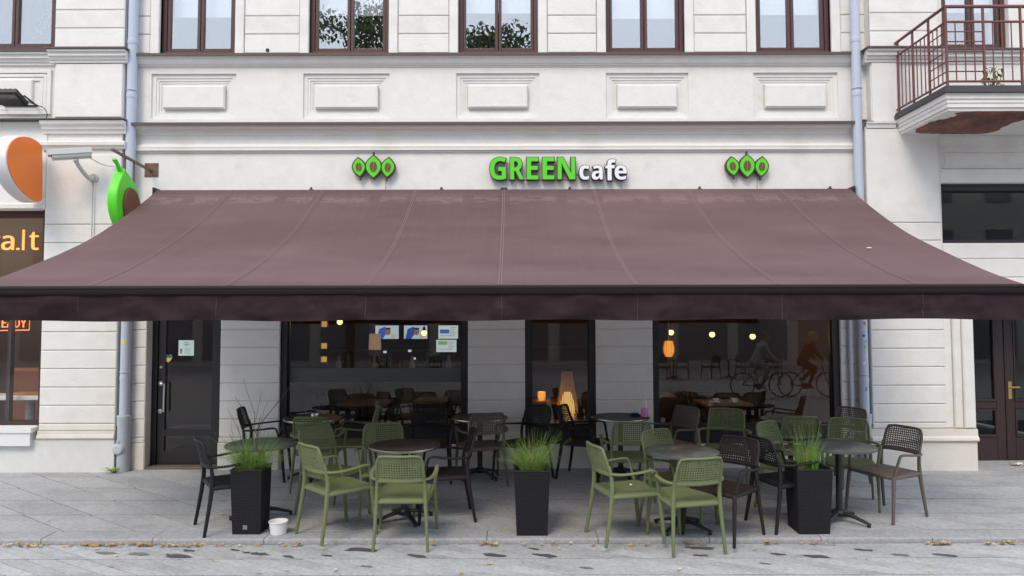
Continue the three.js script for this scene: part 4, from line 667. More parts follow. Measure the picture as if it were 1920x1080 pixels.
{ // fallen leaves, as litter along the kerb and scattered
  const gs = [[], [], []]; const leaf = (x, z, s, y) => { const g = new THREE.CircleGeometry(s, 7); g.scale(1, 0.5, 1); const p = g.attributes.position; for (let i = 0; i < p.count; i++) p.setZ(i, 0.35 * s * ((p.getX(i) / s) ** 2) * rr(0.4, 1.2)); g.computeVertexNormals(); gs[Math.floor(rnd() * 3)].push(g.rotateX(-Math.PI / 2 + rr(-0.35, 0.35)).rotateY(rr(0, 6.28)).translate(x, y + s * 0.18 + 0.006, z)); };
  for (const [a, b, n] of [[-4.6, -4.2, 22], [-4.05, -3.75, 12], [-3.75, -2.75, 60], [-2.7, -2.45, 8], [-2.3, -1.9, 8], [-1.72, -1.6, 5], [-0.3, -0.15, 14], [0.1, 0.8, 9], [1.55, 1.75, 14], [2.25, 2.4, 8], [2.6, 2.95, 12], [3.72, 3.95, 22], [4.2, 4.6, 24], [-1.2, -0.4, 6], [0.9, 1.5, 5]]) for (let k = 0; k < n; k++) leaf(rr(a, b), 2.93 + Math.abs(rr(-0.07, 0.07)), rr(0.014, 0.036), -0.045 + rnd() * 0.012);
  for (let k = 0; k < 26; k++) leaf(rr(-4.4, 4.4), rr(3.05, 3.75), rr(0.012, 0.028), -0.043);
  for (let k = 0; k < 70; k++) { const z = rr(0.25, 2.6); leaf(rr(-5.2, 5.4), z, rr(0.01, 0.026), groundY(z)); }
  for (let k = 0; k < 12; k++) leaf(rr(6.0, 7.2), rr(-0.35, 0.1), rr(0.015, 0.03), 0.1);
  const o = thing('leaf_litter', 'dry yellow leaves fallen along the kerb and over the paving', 'leaves'); o.userData.kind = 'stuff';
  [[0.5, 0.34, 0.13], [0.42, 0.24, 0.09], [0.6, 0.5, 0.3]].forEach((c, i) => { const m = mesh('leaves', gs[i], mat(...c, 0.8, { side: THREE.DoubleSide }), o); m.userData.kind = 'stuff'; });
  tag(mesh('paper_scrap', (() => { const g = new THREE.PlaneGeometry(0.16, 0.08, 6, 4).rotateX(-Math.PI / 2), p = g.attributes.position; for (let i = 0; i < p.count; i++) p.setY(i, 0.01 + 0.03 * hash(i, 5)); g.computeVertexNormals(); return g.translate(6.6, 0.1, -0.12); })(), mat(0.8, 0.78, 0.75, 0.9, { side: THREE.DoubleSide })), 'crumpled white paper scrap on the step of the brown door', 'litter');
}
// ------------------------------------------------------------------ inside the cafe
const lampEmit = (r, g, b, k) => new THREE.MeshStandardMaterial({ color: lin(0.2, 0.15, 0.1), emissive: lin(r, g, b), emissiveIntensity: k, roughness: 0.6 });
{
  const woodTex = tex(256, 256, (u, v) => { const k = 0.7 + 0.3 * (vnoise(u * 6, v * 60, 6, 60) - 0.5) + 0.2 * (fbm(u, v, 8, 3) - 0.5); return [k, k * 0.97, k * 0.93]; });
  tag(mesh('cafe_floor', uvBox(new THREE.BoxGeometry(9.7, 0.06, 5.8).translate(-0.25, 0.09, -3.3)), mat(0.09, 0.06, 0.045, 0.6, { map: woodTex })), 'dark wooden floor inside the cafe', 'floor', null, 'structure');
  tag(mesh('shop_floor', uvBox(new THREE.BoxGeometry(4.1, 0.06, 5.8).translate(-7.4, 0.09, -3.3)), mat(0.16, 0.12, 0.1, 0.6)), 'floor inside the neighbouring shop', 'floor', null, 'structure');
  const wall = mat(0.11, 0.062, 0.045, 0.8);
  tag(mesh('cafe_back_wall', uvBox(bx(-5.1, 4.6, 0.12, 3.84, -5.1, -5.0)), wall), 'dark brown back wall of the cafe', 'wall', null, 'structure');
  const counter = thing('cafe_counter', 'dark cafe counter behind the left big window', 'counter', [0, 0.12, 0]);
  mesh('body', cham(-3.6, -0.2, 0, 1.0, -4.0, -3.3, 0.02), mat(0.06, 0.05, 0.045, 0.6), counter); mesh('worktop', cham(-3.66, -0.14, 1.0, 1.05, -4.05, -3.22, 0.01), mat(0.2, 0.19, 0.18, 0.35), counter);
  mesh('shelf', [bx(-3.5, -0.3, 1.33, 1.37, -4.95, -4.7), bx(0.3, 2.2, 1.0, 1.04, -4.95, -4.7), bx(0.3, 2.2, 1.4, 1.44, -4.95, -4.7)], mat(0.13, 0.08, 0.055, 0.6), counter);
  for (let k = 0; k < 14; k++) { const x = -3.3 + k * 0.22 + rr(-0.05, 0.05), j = thing('jar', 'small dark jar on the counter behind the left window', 'jar', [x, 1.17, rr(-3.8, -3.4)], 0, 'jars and bottles on the counter'); mesh('body', lathe([[0, 0], [0.05, 0], [0.052, 0.02], [0.05, 0.12], [0.03, 0.15], [0.03, 0.18 + 0.06 * (k % 3)], [0, 0.18 + 0.06 * (k % 3)]], 14), [mat(0.05, 0.03, 0.03, 0.3), mat(0.3, 0.26, 0.2, 0.3), mat(0.05, 0.09, 0.04, 0.4)][k % 3], j); }
  // menu screens
  const pic = (kind) => canvasTex(192, 112, (c) => {
    c.fillStyle = kind < 2 ? '#b9cdd6' : '#c9d8d6'; c.fillRect(0, 0, 192, 112);
    if (kind < 2) { c.fillStyle = kind ? '#33509c' : '#3a56b4'; c.beginPath(); c.moveTo(10, 112); c.lineTo(30, 30); c.lineTo(80, 8); c.lineTo(96, 60); c.lineTo(60, 112); c.fill(); c.fillStyle = '#8a6a58'; c.beginPath(); c.ellipse(104, 52, 22, 30, 0, 0, 7); c.fill(); c.fillStyle = '#2a2220'; c.fillRect(84, 18, 40, 16); c.fillStyle = '#c9b39a'; c.fillRect(128, 70, 40, 36); }
    else { c.fillStyle = kind === 2 ? '#3c66b0' : '#7fae62'; c.fillRect(14, kind === 2 ? 34 : 12, 92, 34); c.fillStyle = '#8ba0a8'; for (let k = 0; k < 6; k++) c.fillRect(116, 16 + k * 14, 60 - (k % 3) * 12, 5); c.fillRect(14, 84, 130, 5); }
  });
  [[-2.58, -2.14, 1.70, 1.95], [-2.04, -1.60, 1.70, 1.95], [-1.39, -1.02, 1.70, 1.95], [-1.43, -1.05, 1.45, 1.68]].forEach(([a, b, y0, y1], i) => {
    const s = thing('menu_screen', ['lit menu screen with a figure in blue, leftmost above the counter', 'lit menu screen with blue picture, second above the counter', 'lit white and blue menu screen at right above the counter', 'lit green menu screen below the white and blue one'][i], 'screen', [0, 0, -4.42]);
    mesh('case', cham(a - 0.012, b + 0.012, y0 - 0.012, y1 + 0.012, -0.04, 0, 0.004), black, s);
    const t = pic(i); const g = new THREE.PlaneGeometry(b - a, y1 - y0).translate((a + b) / 2, (y0 + y1) / 2, 0.003); mesh('screen', g, new THREE.MeshStandardMaterial({ color: 0x000000, emissive: 0xffffff, emissiveMap: t, emissiveIntensity: 0.5, roughness: 0.3 }), s);
    mesh('mount', bx((a + b) / 2 - 0.02, (a + b) / 2 + 0.02, (y0 + y1) / 2, (y0 + y1) / 2 + 0.06, -0.6, -0.04), black, s);
  });
  // hanging globe bulbs
  for (const [x, y, w] of [[-2.704, 2.005, 'leftmost, at the upper edge of the left window'], [-1.38, 1.83, 'in front of the menu screens'], [2.493, 1.83, 'directly above the orange lantern'], [3.137, 1.796, 'middle of three in the right window'], [3.772, 1.763, 'rightmost of three in the right window']]) {
    const s = thing('pendant_lamp', `small glowing globe bulb, ${w}`, 'lamp', [x, y, -2.0], 0, 'hanging globe bulbs');
    mesh('bulb', new THREE.SphereGeometry(0.045, 18, 12), lampEmit(1, 0.68, 0.28, 1.5), s); mesh('cord', rod([0, 0.05, 0], [0, 3.84 - y, 0], 0.005, 5), black, s); mesh('socket', new THREE.CylinderGeometry(0.02, 0.025, 0.06, 12).translate(0, 0.065, 0), black, s);
    const l = new THREE.PointLight(0xffc27a, 0.15); l.castShadow = true; l.shadow.radius = 2; s.add(l);
  }
  [[-2.31, 1.72, 'left'], [-1.86, 1.74, 'middle'], [-1.78, 1.6, 'right, lowest']].forEach(([x, y, w]) => { const s = thing('price_display', `tiny lit white price display over the counter, ${w}`, 'display', [x, y - 0.25, -3.9]); mesh('case', cham(-0.035, 0.035, -0.025, 0.025, -0.012, 0, 0.003), black, s); mesh('screen', bx(-0.03, 0.03, -0.02, 0.02, 0.001, 0.003), lampEmit(0.8, 0.9, 1, 0.4), s); mesh('stand', bx(-0.008, 0.008, 1.17 - y + 0.25, -0.025, -0.012, -0.004), black, s); });
  { const s = thing('shaded_lamp', 'square beige lampshade glowing dimly inside the left window', 'lamp', [-2.33, 1.54, -3.0]); mesh('lamp_shade', lathe([[0.13, 0], [0.115, 0.27]], 4).rotateY(0.785), lampEmit(0.8, 0.5, 0.3, 0.16), s); mesh('cord', rod([0, 0.27, 0], [0, 2.3, 0], 0.005, 5), black, s); }
  for (const [y, w] of [[1.98, 'topmost'], [1.62, 'middle'], [1.40, 'lowest']]) { const s = thing('wall_niche_lamp', `small amber lit niche box at the left end of the left window, ${w}`, 'lamp', [-3.1, y - 0.06, -2.6]); mesh('box', [bx(-0.06, 0.06, 0.1, 0.11, -0.06, 0), bx(-0.06, 0.06, 0, 0.01, -0.06, 0), bx(-0.06, -0.05, 0.01, 0.1, -0.06, 0), bx(0.05, 0.06, 0.01, 0.1, -0.06, 0)], mat(0.25, 0.15, 0.06, 0.6), s); mesh('lamp_panel', bx(-0.05, 0.05, 0.01, 0.1, -0.06, -0.05), lampEmit(0.9, 0.5, 0.15, 0.35), s); mesh('hanging_rod', rod([0, 0.11, -0.03], [0, y > 1.9 ? 1.8 : 0.24, -0.03], 0.004, 5), black, s); }
  const ribbed = (parent, pts, n, r, m) => { const R0 = (y) => { for (let i = 1; i < pts.length; i++) if (y <= pts[i][1]) { const [a, p] = pts[i - 1], [b, q] = pts[i]; return a + (b - a) * (y - p) / (q - p); } return pts[pts.length - 1][0]; }; const y0 = pts[0][1], y1 = pts[pts.length - 1][1], gs = []; for (let k = 0; k < n; k++) { const a = k / n * 6.283, P = []; for (let j = 0; j <= 8; j++) { const y = y0 + (y1 - y0) * j / 8, q = R0(y); P.push([Math.cos(a) * q, y, Math.sin(a) * q, r, r]); } gs.push(sweep(P, V(-Math.sin(a), 0, Math.cos(a)), 4, 1)); } return mesh('ribs', gs, m, parent); };
  {
    const s = thing('hanging_lantern', 'glowing orange ribbed lantern hanging in the right window', 'lamp', [2.29, 1.48, -1.2]);
    mesh('glow_shade', lathe([[0.045, 0], [0.075, 0.06], [0.08, 0.13], [0.06, 0.23]], 24), lampEmit(1, 0.36, 0.03, 0.75), s); ribbed(s, [[0.05, 0], [0.08, 0.06], [0.086, 0.13], [0.064, 0.235]], 20, 0.003, mat(0.3, 0.14, 0.04, 0.7));
    mesh('cord', rod([0, 0.23, 0], [0, 2.36, 0], 0.006, 5), mat(0.3, 0.16, 0.06, 0.7), s); const l = new THREE.PointLight(0xff8a30, 0.2); l.position.y = 0.1; l.castShadow = true; l.shadow.radius = 3; s.add(l);
  }
  const bench = thing('window_bench', 'low dark wooden bench behind the narrow window', 'bench', [0.64, 0.12, -0.8]); mesh('seat', cham(-0.44, 0.44, 0.42, 0.47, -0.3, 0.3, 0.01), mat(0.12, 0.07, 0.045, 0.6), bench); for (const x of [-0.4, 0.36]) mesh('leg', bx(x, x + 0.04, 0, 0.42, -0.28, 0.28), mat(0.1, 0.06, 0.04, 0.6), bench);
  {
    const s = thing('wicker_lamp', 'tall glowing wicker floor lamp in the narrow window', 'lamp', [0.77, 0.59, -0.75]);
    ribbed(s, [[0.075, 0.0], [0.15, 0.13], [0.125, 0.36], [0.085, 0.6], [0.075, 0.7]], 30, 0.0042, mat(0.6, 0.42, 0.2, 0.7));
    mesh('rings', [[0.076, 0.004], [0.15, 0.13], [0.086, 0.6], [0.076, 0.7]].map(([r, y]) => new THREE.TorusGeometry(r, 0.005, 6, 32).rotateX(Math.PI / 2).translate(0, y, 0)), mat(0.5, 0.34, 0.16, 0.7), s);
    mesh('glow_shade', lathe([[0.05, 0.02], [0.11, 0.12], [0.09, 0.3], [0.05, 0.42]], 28), lampEmit(1, 0.58, 0.16, 0.6), s);
    mesh('light_bulb', lathe([[0.0, 0.02], [0.03, 0.03], [0.05, 0.12], [0.045, 0.22], [0.02, 0.32], [0, 0.33]], 18), lampEmit(1, 0.62, 0.2, 1.8), s);
    const l = new THREE.PointLight(0xffb050, 0.12); l.position.y = 0.16; l.castShadow = true; l.shadow.radius = 4; s.add(l);
  }
  const tw = mat(0.14, 0.09, 0.06, 0.5);
  function inTable(x, z, label, h = 0.73) { const t = thing('cafe_table', label, 'table', [x, 0.12, z], 0, 'tables inside the cafe'); mesh('table_top', cham(-0.34, 0.34, -0.34, 0.34, h - 0.03, h, 0.006).rotateX(-Math.PI / 2).translate(0, 0, 0), tw, t); mesh('column', new THREE.CylinderGeometry(0.03, 0.03, h - 0.03, 14).translate(0, (h - 0.03) / 2, 0), iron, t); mesh('base', lathe([[0, 0], [0.2, 0], [0.2, 0.015], [0.03, 0.03], [0, 0.03]], 24), iron, t); return t; }
  const fixTop = (t) => { const m = t.children[0]; m.geometry.translate(0, 0, 0); };
  inTable(0.42, -1.35, 'wooden table with a small glowing lamp behind the narrow window'); inTable(-2.1, -1.1, 'wooden table inside behind the left window, nearer the door'); inTable(-1.1, -1.5, 'wooden table inside behind the left window, nearer the narrow window'); inTable(3.0, -1.0, 'wooden table with two white cups inside the right window'); inTable(2.2, -2.2, 'wooden table deep inside the right window');
  {
    const s = thing('table_lamp', 'small glowing ribbed table lamp in the narrow window', 'lamp', [0.43, 0.853, -1.25]);
    mesh('glow_shade', lathe([[0.048, 0.0], [0.058, 0.04], [0.055, 0.12]], 20), lampEmit(1, 0.4, 0.06, 0.8), s); ribbed(s, [[0.05, 0], [0.061, 0.04], [0.058, 0.122]], 16, 0.003, mat(0.35, 0.18, 0.06, 0.7)); const l = new THREE.PointLight(0xff9a40, 0.1); l.position.y = 0.06; l.castShadow = true; l.shadow.radius = 2; s.add(l);
    for (const [x, z, w] of [[2.86, -0.82, 'left'], [3.12, -0.84, 'right']]) { const c = thing('coffee_cup', `white cup on a saucer, ${w} of two in the right window`, 'cup', [x, 0.853, z]); mesh('saucer', lathe([[0, 0], [0.05, 0], [0.075, 0.01], [0.075, 0.013], [0.05, 0.005], [0, 0.005]], 24), whitePaint, c); mesh('cup', lathe([[0, 0.006], [0.025, 0.006], [0.04, 0.03], [0.043, 0.06], [0.04, 0.06], [0.036, 0.03], [0.02, 0.012], [0, 0.012]], 24), whitePaint, c); mesh('handle', new THREE.TorusGeometry(0.016, 0.004, 6, 14).translate(0.05, 0.035, 0), whitePaint, c); }
  }
  for (const [k, x, z, a, l] of [['black', -2.75, -1.1, 90, 'dark chair inside the left window nearest the door'], ['brown', -1.75, -1.7, 250, 'brown chair inside the left window between the two tables'], ['black', -0.8, -1.0, 300, 'dark chair inside the left window nearest the narrow window'], ['brown', -1.3, -2.1, 20, 'brown chair inside the left window on the far side of the table'], ['black', 2.45, -0.85, 80, 'dark chair inside the right window left of the cups'], ['black', 3.7, -1.05, 280, 'dark chair inside the right window right of the cups'], ['brown', 2.9, -1.6, 10, 'brown chair inside the right window behind the cups'], ['black', 2.0, -2.9, 10, 'dark chair deep inside the right window']]) chair(k, x, z, a, l, { tilt: 0, y: 0.12, group: 'chairs inside the cafe' });
}
// ------------------------------------------------------------------ neighbour's shop on the left
{
  const neon = (r, g, b) => lampEmit(r, g, b, 1.8);
  const s = thing('neon_sign', 'orange neon lettering za.lt high in the left shop window', 'sign', [0, 0, -0.12]); const orange = neon(1, 0.26, 0.03);
  [['z', -6.946, -6.8, 2.958, 3.148], ['a', -6.776, -6.613, 2.956, 3.148], ['.', -6.575, -6.54, 2.956, 2.985], ['l', -6.5, -6.475, 2.956, 3.225], ['t', -6.408, -6.287, 2.956, 3.195]].forEach(([c, ...b]) => glyph(s, c, b, orange, fontR, null, 0.014, 'neon_letter'));
  const l1 = new THREE.PointLight(0xff6a20, 0.12); l1.position.set(-6.55, 3.05, 0.12 - 0.2); l1.castShadow = true; s.add(l1);
  const r = thing('neon_sign', 'red neon box sign reading READY low in the left shop window', 'sign', [0, 0, -0.16]); const red = neon(1, 0.16, 0.03); 
  [['R', -6.86, -6.79], ['E', -6.765, -6.71], ['A', -6.70, -6.62], ['D', -6.595, -6.53], ['Y', -6.52, -6.44]].forEach(([c, a, b]) => glyph(r, c, [a, b, 1.93, 2.05], red, fontR, null, 0.01, 'neon_letter'));
  mesh('neon_frame', sweep([[-7.0, 1.885, 0, 0.006, 0.006], [-6.405, 1.895, 0, 0.006, 0.006], [-6.4, 2.13, 0, 0.006, 0.006], [-7.0, 2.12, 0, 0.006, 0.006]], V(0, 0, 1), 6, 1), red, r);
  const l2 = new THREE.PointLight(0xff5020, 0.1); l2.position.set(-6.7, 2.0, -0.1); l2.castShadow = true; r.add(l2);
  const wallM = mat(0.13, 0.105, 0.09, 0.85); tag(mesh('shop_back_wall', uvBox(bx(-9.4, -5.32, 0.12, 3.84, -3.4, -3.3)), wallM), 'brown back wall of the neighbouring shop', 'wall', null, 'structure');
  const leather = mat(0.2, 0.065, 0.02, 0.55), cream = mat(0.55, 0.5, 0.38, 0.6);
  const sofa = thing('booth_sofa', 'brown upholstered booth sofa inside the left shop window', 'sofa', [-6.72, 0.12, -1.2]); mesh('backrest', cham(-0.55, 0.38, 0.4, 1.22, -0.12, 0.08, 0.04), leather, sofa); mesh('seat', cham(-0.55, 0.38, 0.12, 0.45, 0.08, 0.5, 0.04), leather, sofa); mesh('base', bx(-0.5, 0.33, 0, 0.12, -0.08, 0.44), black, sofa);
  const t = thing('shop_table', 'white edged table inside the left shop window', 'table', [-6.7, 0.12, -0.42]); mesh('table_top', cham(-0.6, 0.5, 0.84, 0.90, -0.26, 0.2, 0.01), mat(0.6, 0.62, 0.58, 0.4), t); mesh('column', new THREE.CylinderGeometry(0.06, 0.06, 0.84, 18).translate(0.18, 0.42, 0), mat(0.3, 0.31, 0.31, 0.5), t); mesh('base', lathe([[0, 0], [0.22, 0], [0.22, 0.015], [0.06, 0.03], [0, 0.03]], 24).translate(0.18, 0, 0), mat(0.3, 0.31, 0.31, 0.5), t); mesh('tray', cham(-0.1, 0.48, 0.901, 0.925, -0.2, 0.1, 0.006), mat(0.36, 0.14, 0.04, 0.6), t);
  const c = thing('wooden_stool', 'pale wooden stool under the table in the left shop window', 'stool', [-6.78, 0.12, -0.2]); mesh('seat', cham(-0.2, 0.1, 0.44, 0.48, -0.15, 0.15, 0.01), cream, c); for (const [a, z] of [[-0.19, -0.13], [0.07, -0.13], [-0.19, 0.13], [0.07, 0.13]]) mesh('leg', rod([a, 0.44, z * 0.8], [a + 0.015, 0, z], 0.018, 6), cream, c);
  const cur = thing('curtain', 'dark red brown curtain at the right side of the left shop window', 'curtain', [-6.17, 0.12, -0.3]); mesh('fabric', (() => { const g = new THREE.PlaneGeometry(0.22, 2.2, 16, 10), p = g.attributes.position; for (let i = 0; i < p.count; i++) { p.setZ(i, 0.03 * Math.sin(p.getX(i) * 70)); p.setX(i, p.getX(i) * (1 + 0.35 * Math.cos(p.getY(i) * 2.2))); } g.computeVertexNormals(); return g.translate(0, 2.05, 0); })(), mat(0.07, 0.022, 0.016, 0.9, { side: THREE.DoubleSide }), cur);
}
// ceiling lamps in the neighbour's shop
for (const [x, w] of [[-8.6, 'right'], [-9.15, 'left']]) {
  const s = thing('ceiling_lamp', `small white ceiling globe deep in the left shop, ${w} of two`, 'lamp', [x, 3.5, -1.9]); mesh('globe_lamp', new THREE.SphereGeometry(0.09, 18, 12), lampEmit(1, 0.8, 0.55, 1.2), s); mesh('stem', rod([0, 0.08, 0], [0, 0.34, 0], 0.012, 8), black, s);
  const l = new THREE.PointLight(0xffe2c0, 1.5); l.castShadow = true; l.shadow.radius = 4; s.add(l);
}
// plant and pot standing inside the upper left window
{
  const p = thing('house_plant', 'potted house plant behind the glass of the upper left window', 'plant', [-6.28, 5.68, -0.35]); mesh('pot', lathe([[0, 0], [0.06, 0], [0.075, 0.12], [0.07, 0.12], [0.06, 0.02], [0, 0.02]], 20), mat(0.12, 0.3, 0.33, 0.5), p);
  const gs = []; for (let k = 0; k < 150; k++) { const h = rr(0.08, 0.62), w = 0.26 * Math.sin(h * 4.4 + 0.3); gs.push(new THREE.CircleGeometry(rr(0.018, 0.036), 6).scale(0.6, 1.2, 1).rotateX(rr(-1, 1)).rotateY(rr(-1.5, 1.5)).rotateZ(rr(-1, 1)).translate(rr(-w, w), h, rr(-0.12, 0.12))); } mesh('foliage', gs, mat(0.06, 0.1, 0.035, 0.7, { side: THREE.DoubleSide }), p);
  mesh('stem', [-1, 0, 1].map((k) => rod([0, 0.1, 0], [k * 0.1, 0.55, k * 0.04], 0.006, 5)), mat(0.08, 0.06, 0.03, 0.8), p); mesh('stand', bx(-0.1, 0.1, -0.33, 0, -0.1, 0.1), mat(0.3, 0.3, 0.3, 0.8), p);
}
// ------------------------------------------------------------------ the far side of the street, seen only as reflections in the panes
{
  const b = thing('opposite_house', 'pale plastered house across the street, mirrored in the panes', 'building', [0, -0.05, 28]); const wm = mat(0.48, 0.45, 0.4, 0.9), dk = mat(0.14, 0.15, 0.17, 0.15);
  mesh('wall', [bx(-30, 11, 0, 9.6, 0, 6), bx(11, 30, 0, 15.6, 0, 6)], wm, b); mesh('roof', [profileX([[-0.4, 9.6], [6.4, 9.6], [3, 11]], -30.2, 10.9), profileX([[-0.4, 15.6], [6.4, 15.6], [3, 16.6]], 10.8, 30.2)], mat(0.12, 0.1, 0.1, 0.8), b);
  const wg = bx(-0.65, 0.65, 0, 2.1, -0.06, 0.05), sg = bx(-1.2, 1.2, 0, 2.9, -0.06, 0.05);
  for (let k = -9; k < 10; k++) for (let f = 0; f < 4; f++) { if ((f > 2 && k * 3 < 11) || (f > 1 && k * 3 < 11)) continue; const o = mesh('window', f ? wg : sg, dk, b); o.position.set(k * 3 + 0.6, f ? 1.2 + f * 3.5 : 0.3, 0); }
  const bark = mat(0.07, 0.055, 0.04, 0.9), green = [mat(0.06, 0.1, 0.03, 0.7, { side: THREE.DoubleSide }), mat(0.1, 0.13, 0.035, 0.7, { side: THREE.DoubleSide })];
  [[-6.4, 19.5, 15.3, 'street tree across the street, left of the photographer'], [-0.5, 20, 14.2, 'street tree across the street, straight behind the photographer']].forEach(([x, z, h, label], n) => {
    const t = thing('street_tree', label, 'tree', [x, -0.05, z], 0, 'trees across the street'); const limbs = [sweep([[0, 0, 0, 0.22, 0.22], [0.1, 3, 0.05, 0.17, 0.17], [0.05, 7, 0, 0.12, 0.12], [0, h - 1.5, 0, 0.03, 0.03]], V(1, 0, 0), 10, 1, 3)], clumps = [];
    for (let k = 0; k < 34; k++) { const y = rr(3.5, h - 0.8), a = rr(0, 6.28), l = rr(1.2, 3) * Math.min(1, (h - y + 0.6) / 4.5), e = [Math.cos(a) * l, y + l * 0.5, Math.sin(a) * l]; limbs.push(sweep([[0, y, 0, 0.06, 0.06], [e[0] * 0.5, y + l * 0.32, e[2] * 0.5, 0.04, 0.04], [...e, 0.012, 0.012]], V(0.3, 1, 0.2), 6, 1)); clumps.push(e, [e[0] * 0.6, e[1] - 0.1, e[2] * 0.6]); }
    mesh('trunk', limbs, bark, t); const gs = [[], []];
    for (let k = 0; k < 7000; k++) { const c = clumps[Math.floor(rnd() * clumps.length)], q = rr(0, 6.28), w = rr(-1, 1), r = 0.85 * Math.cbrt(rnd()), s = Math.sqrt(1 - w * w); gs[k % 2].push(new THREE.CircleGeometry(rr(0.06, 0.11), 5).scale(0.75, 1.1, 1).rotateX(rr(-1.5, 1.5)).rotateY(rr(0, 6.28)).translate(c[0] + Math.cos(q) * s * r, c[1] + w * r * 0.8, c[2] + Math.sin(q) * s * r)); }
    gs.forEach((g, i) => mesh('crown', g, green[i], t));
  });
}
// ------------------------------------------------------------------ two riders passing beside the photographer, mirrored in the right window
function figure(J, bones, res, colour) { // joints with radii, joined by a smooth minimum into one skin
  const lo = V(1e9, 1e9, 1e9), hi = V(-1e9, -1e9, -1e9); for (const k in J) { const [x, y, z, r] = J[k]; lo.min(V(x - r, y - r, z - r)); hi.max(V(x + r, y + r, z + r)); }
  const c = lo.clone().add(hi).multiplyScalar(0.5), half = Math.max(hi.x - lo.x, hi.y - lo.y, hi.z - lo.z) * 0.56, mc = new MarchingCubes(res, new THREE.MeshStandardMaterial(), false, false, 60000); mc.isolation = 0;
  for (let k = 0; k < res; k++) for (let j = 0; j < res; j++) for (let i = 0; i < res; i++) {
    const p = V((i - res / 2) / (res / 2), (j - res / 2) / (res / 2), (k - res / 2) / (res / 2)).multiplyScalar(half).add(c); let s = 0;
    for (const [a, b] of bones) { const A = J[a], B = J[b], bxv = B[0] - A[0], by = B[1] - A[1], bz = B[2] - A[2], t = Math.max(0, Math.min(1, ((p.x - A[0]) * bxv + (p.y - A[1]) * by + (p.z - A[2]) * bz) / (bxv * bxv + by * by + bz * bz + 1e-9))); s += Math.exp(-45 * (Math.hypot(p.x - A[0] - bxv * t, p.y - A[1] - by * t, p.z - A[2] - bz * t) - (A[3] + (B[3] - A[3]) * t))); }
    mc.field[i + j * res + k * res * res] = Math.max(-1, Math.min(1, Math.log(s + 1e-20) / 45));
  }
  mc.update(); const n = mc.count, pos = new Float32Array(n * 3), nor = new Float32Array(n * 3), col = new Float32Array(n * 3);
  for (let i = 0; i < n; i++) { const p = V(mc.positionArray[3 * i], mc.positionArray[3 * i + 1], mc.positionArray[3 * i + 2]).multiplyScalar(half).add(c); p.toArray(pos, 3 * i); for (let q = 0; q < 3; q++) nor[3 * i + q] = mc.normalArray[3 * i + q]; col.set(colour(p), 3 * i); }
  const g = new THREE.BufferGeometry(); g.setAttribute('position', new THREE.BufferAttribute(pos, 3)); g.setAttribute('normal', new THREE.BufferAttribute(nor, 3)); g.setAttribute('color', new THREE.BufferAttribute(col, 3)); return g;
}
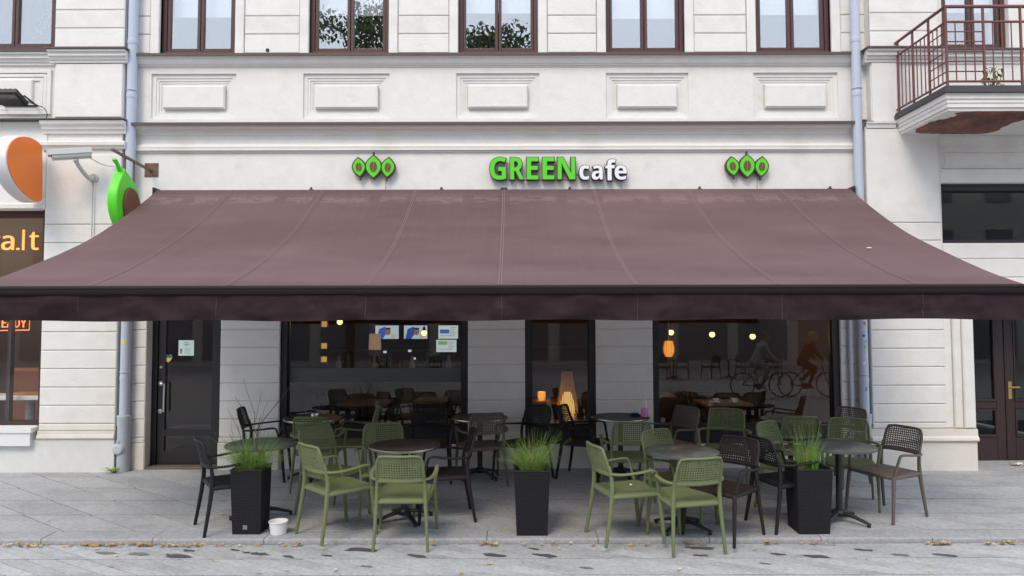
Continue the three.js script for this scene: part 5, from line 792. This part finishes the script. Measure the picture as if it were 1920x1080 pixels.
function rider(x, z, jacket, trousers, hair, labelP, labelB) {
  const b = thing('bicycle', labelB, 'bicycle', [x, -0.045, z], 0, 'bicycles passing on the street'), fr = mat(0.05, 0.05, 0.055, 0.4);
  for (const wx of [-0.53, 0.53]) { const w = mesh('wheel', new THREE.TorusGeometry(0.33, 0.018, 8, 40), black, b); w.position.set(wx, 0.35, 0); mesh('spokes', Array.from({ length: 14 }, (_, k) => rod([0, 0, 0], [Math.cos(k * 0.449) * 0.32, Math.sin(k * 0.449) * 0.32, 0], 0.0015, 4)), steel, w); }
  mesh('frame', [[[-0.53, 0.35, 0], [-0.08, 0.3, 0]], [[-0.08, 0.3, 0], [-0.18, 0.84, 0]], [[-0.18, 0.78, 0], [0.36, 0.78, 0]], [[-0.08, 0.3, 0], [0.38, 0.7, 0]], [[-0.53, 0.35, 0], [-0.17, 0.76, 0]], [[0.53, 0.35, 0], [0.35, 0.92, 0]]].map(([p, q]) => rod(p, q, 0.016, 8)), fr, b);
  mesh('handlebar', [sweep([[0.3, 1.02, -0.28, 0.012, 0.012], [0.37, 1.0, -0.1, 0.012, 0.012], [0.37, 1.0, 0.1, 0.012, 0.012], [0.3, 1.02, 0.28, 0.012, 0.012]], V(0, 1, 0)), rod([0.35, 0.9, 0], [0.37, 1.0, 0], 0.014)], fr, b);
  mesh('saddle', sweep([[-0.3, 0.9, 0, 0.075, 0.025], [-0.18, 0.9, 0, 0.05, 0.022], [-0.04, 0.89, 0, 0.02, 0.018]], V(0, 0, 1)), black, b); mesh('crank', [rod([-0.08, 0.3, 0.07], [0.07, 0.22, 0.09], 0.01), rod([-0.08, 0.3, -0.07], [-0.23, 0.38, -0.09], 0.01), new THREE.CylinderGeometry(0.09, 0.09, 0.006, 24).rotateX(Math.PI / 2).translate(-0.08, 0.3, 0.05)], fr, b);
  const J = { hip: [-0.17, 0.99, 0, 0.13], waist: [-0.1, 1.14, 0, 0.125], chest: [0.03, 1.36, 0, 0.14], neck: [0.1, 1.53, 0, 0.055], chin: [0.16, 1.6, 0, 0.07], head: [0.13, 1.69, 0, 0.098], nose: [0.235, 1.655, 0, 0.018] }, B = [['hip', 'waist'], ['waist', 'chest'], ['chest', 'neck'], ['neck', 'chin'], ['chin', 'head'], ['head', 'nose']];
  for (const s of [-1, 1]) { const up = s > 0; Object.assign(J, { ['h' + s]: [-0.16, 0.95, s * 0.09, 0.095], ['k' + s]: up ? [0.2, 0.72, s * 0.12, 0.06] : [0.1, 0.82, s * 0.12, 0.06], ['a' + s]: up ? [0.03, 0.3, s * 0.12, 0.04] : [-0.25, 0.48, s * 0.12, 0.04], ['t' + s]: up ? [0.18, 0.23, s * 0.12, 0.035] : [-0.11, 0.42, s * 0.12, 0.035], ['s' + s]: [0.05, 1.44, s * 0.17, 0.06], ['e' + s]: [0.16, 1.2, s * 0.24, 0.045], ['w' + s]: [0.29, 1.07, s * 0.27, 0.032], ['p' + s]: [0.33, 1.04, s * 0.27, 0.036] }); B.push(['hip', 'h' + s], ['h' + s, 'k' + s], ['k' + s, 'a' + s], ['a' + s, 't' + s], ['chest', 's' + s], ['s' + s, 'e' + s], ['e' + s, 'w' + s], ['w' + s, 'p' + s]); }
  const skin = [0.45, 0.26, 0.18], g = figure(J, B, 72, (p) => (p.y > 1.55 ? skin : p.x > 0.285 && p.y < 1.12 && p.y > 0.98 ? skin : p.y > 1.02 ? jacket : p.y < 0.27 || (p.x < -0.05 && p.y < 0.47 && p.z < 0) ? [0.6, 0.6, 0.6] : trousers));
  const per = thing('person', labelP, 'person', [x, -0.045, z], 0, 'riders passing on the street'); mesh('body', g, new THREE.MeshStandardMaterial({ vertexColors: true, roughness: 0.85 }), per);
  const hg = new THREE.SphereGeometry(0.112, 20, 14, 0, 6.283, 0, 1.75).rotateZ(0.45); mesh('hair', hg.translate(0.115, 1.705, 0), mat(...hair, 0.8), per);
}
rider(6.9, 10.9, [0.34, 0.32, 0.33], [0.3, 0.27, 0.25], [0.24, 0.15, 0.06], 'person in a light jacket cycling past, mirrored in the right window', 'bicycle under the rider in the light jacket');
rider(8.25, 11.0, [0.03, 0.022, 0.02], [0.02, 0.02, 0.022], [0.4, 0.27, 0.12], 'person in dark clothes cycling past, mirrored in the right window', 'bicycle under the rider in dark clothes');
// a terrace across the street, mirrored in the panes
[[5.5, 18.0, 'black', 20], [6.4, 18.4, 'taupe', 200], [7.6, 18.1, 'black', 330], [8.6, 18.6, 'taupe', 160], [9.6, 18.0, 'black', 30], [-5.2, 18.6, 'black', 40], [-4.2, 18.2, 'taupe', 210], [-2.9, 18.5, 'black', 350]].forEach(([x, z, k, a]) => chair(k, x, z, a, 'chair of the terrace across the street', { tilt: 0, y: -0.045, group: 'chairs across the street' }));
[[6.0, 18.1], [8.1, 18.3], [-4.7, 18.3]].forEach(([x, z]) => { const t = tp.grey.clone(); t.name = numbered('bistro_table'); t.position.set(x, -0.045, z); scene.add(t); tag(t, 'round table of the terrace across the street', 'table', 'tables across the street'); });
renderer.render(scene, camera);
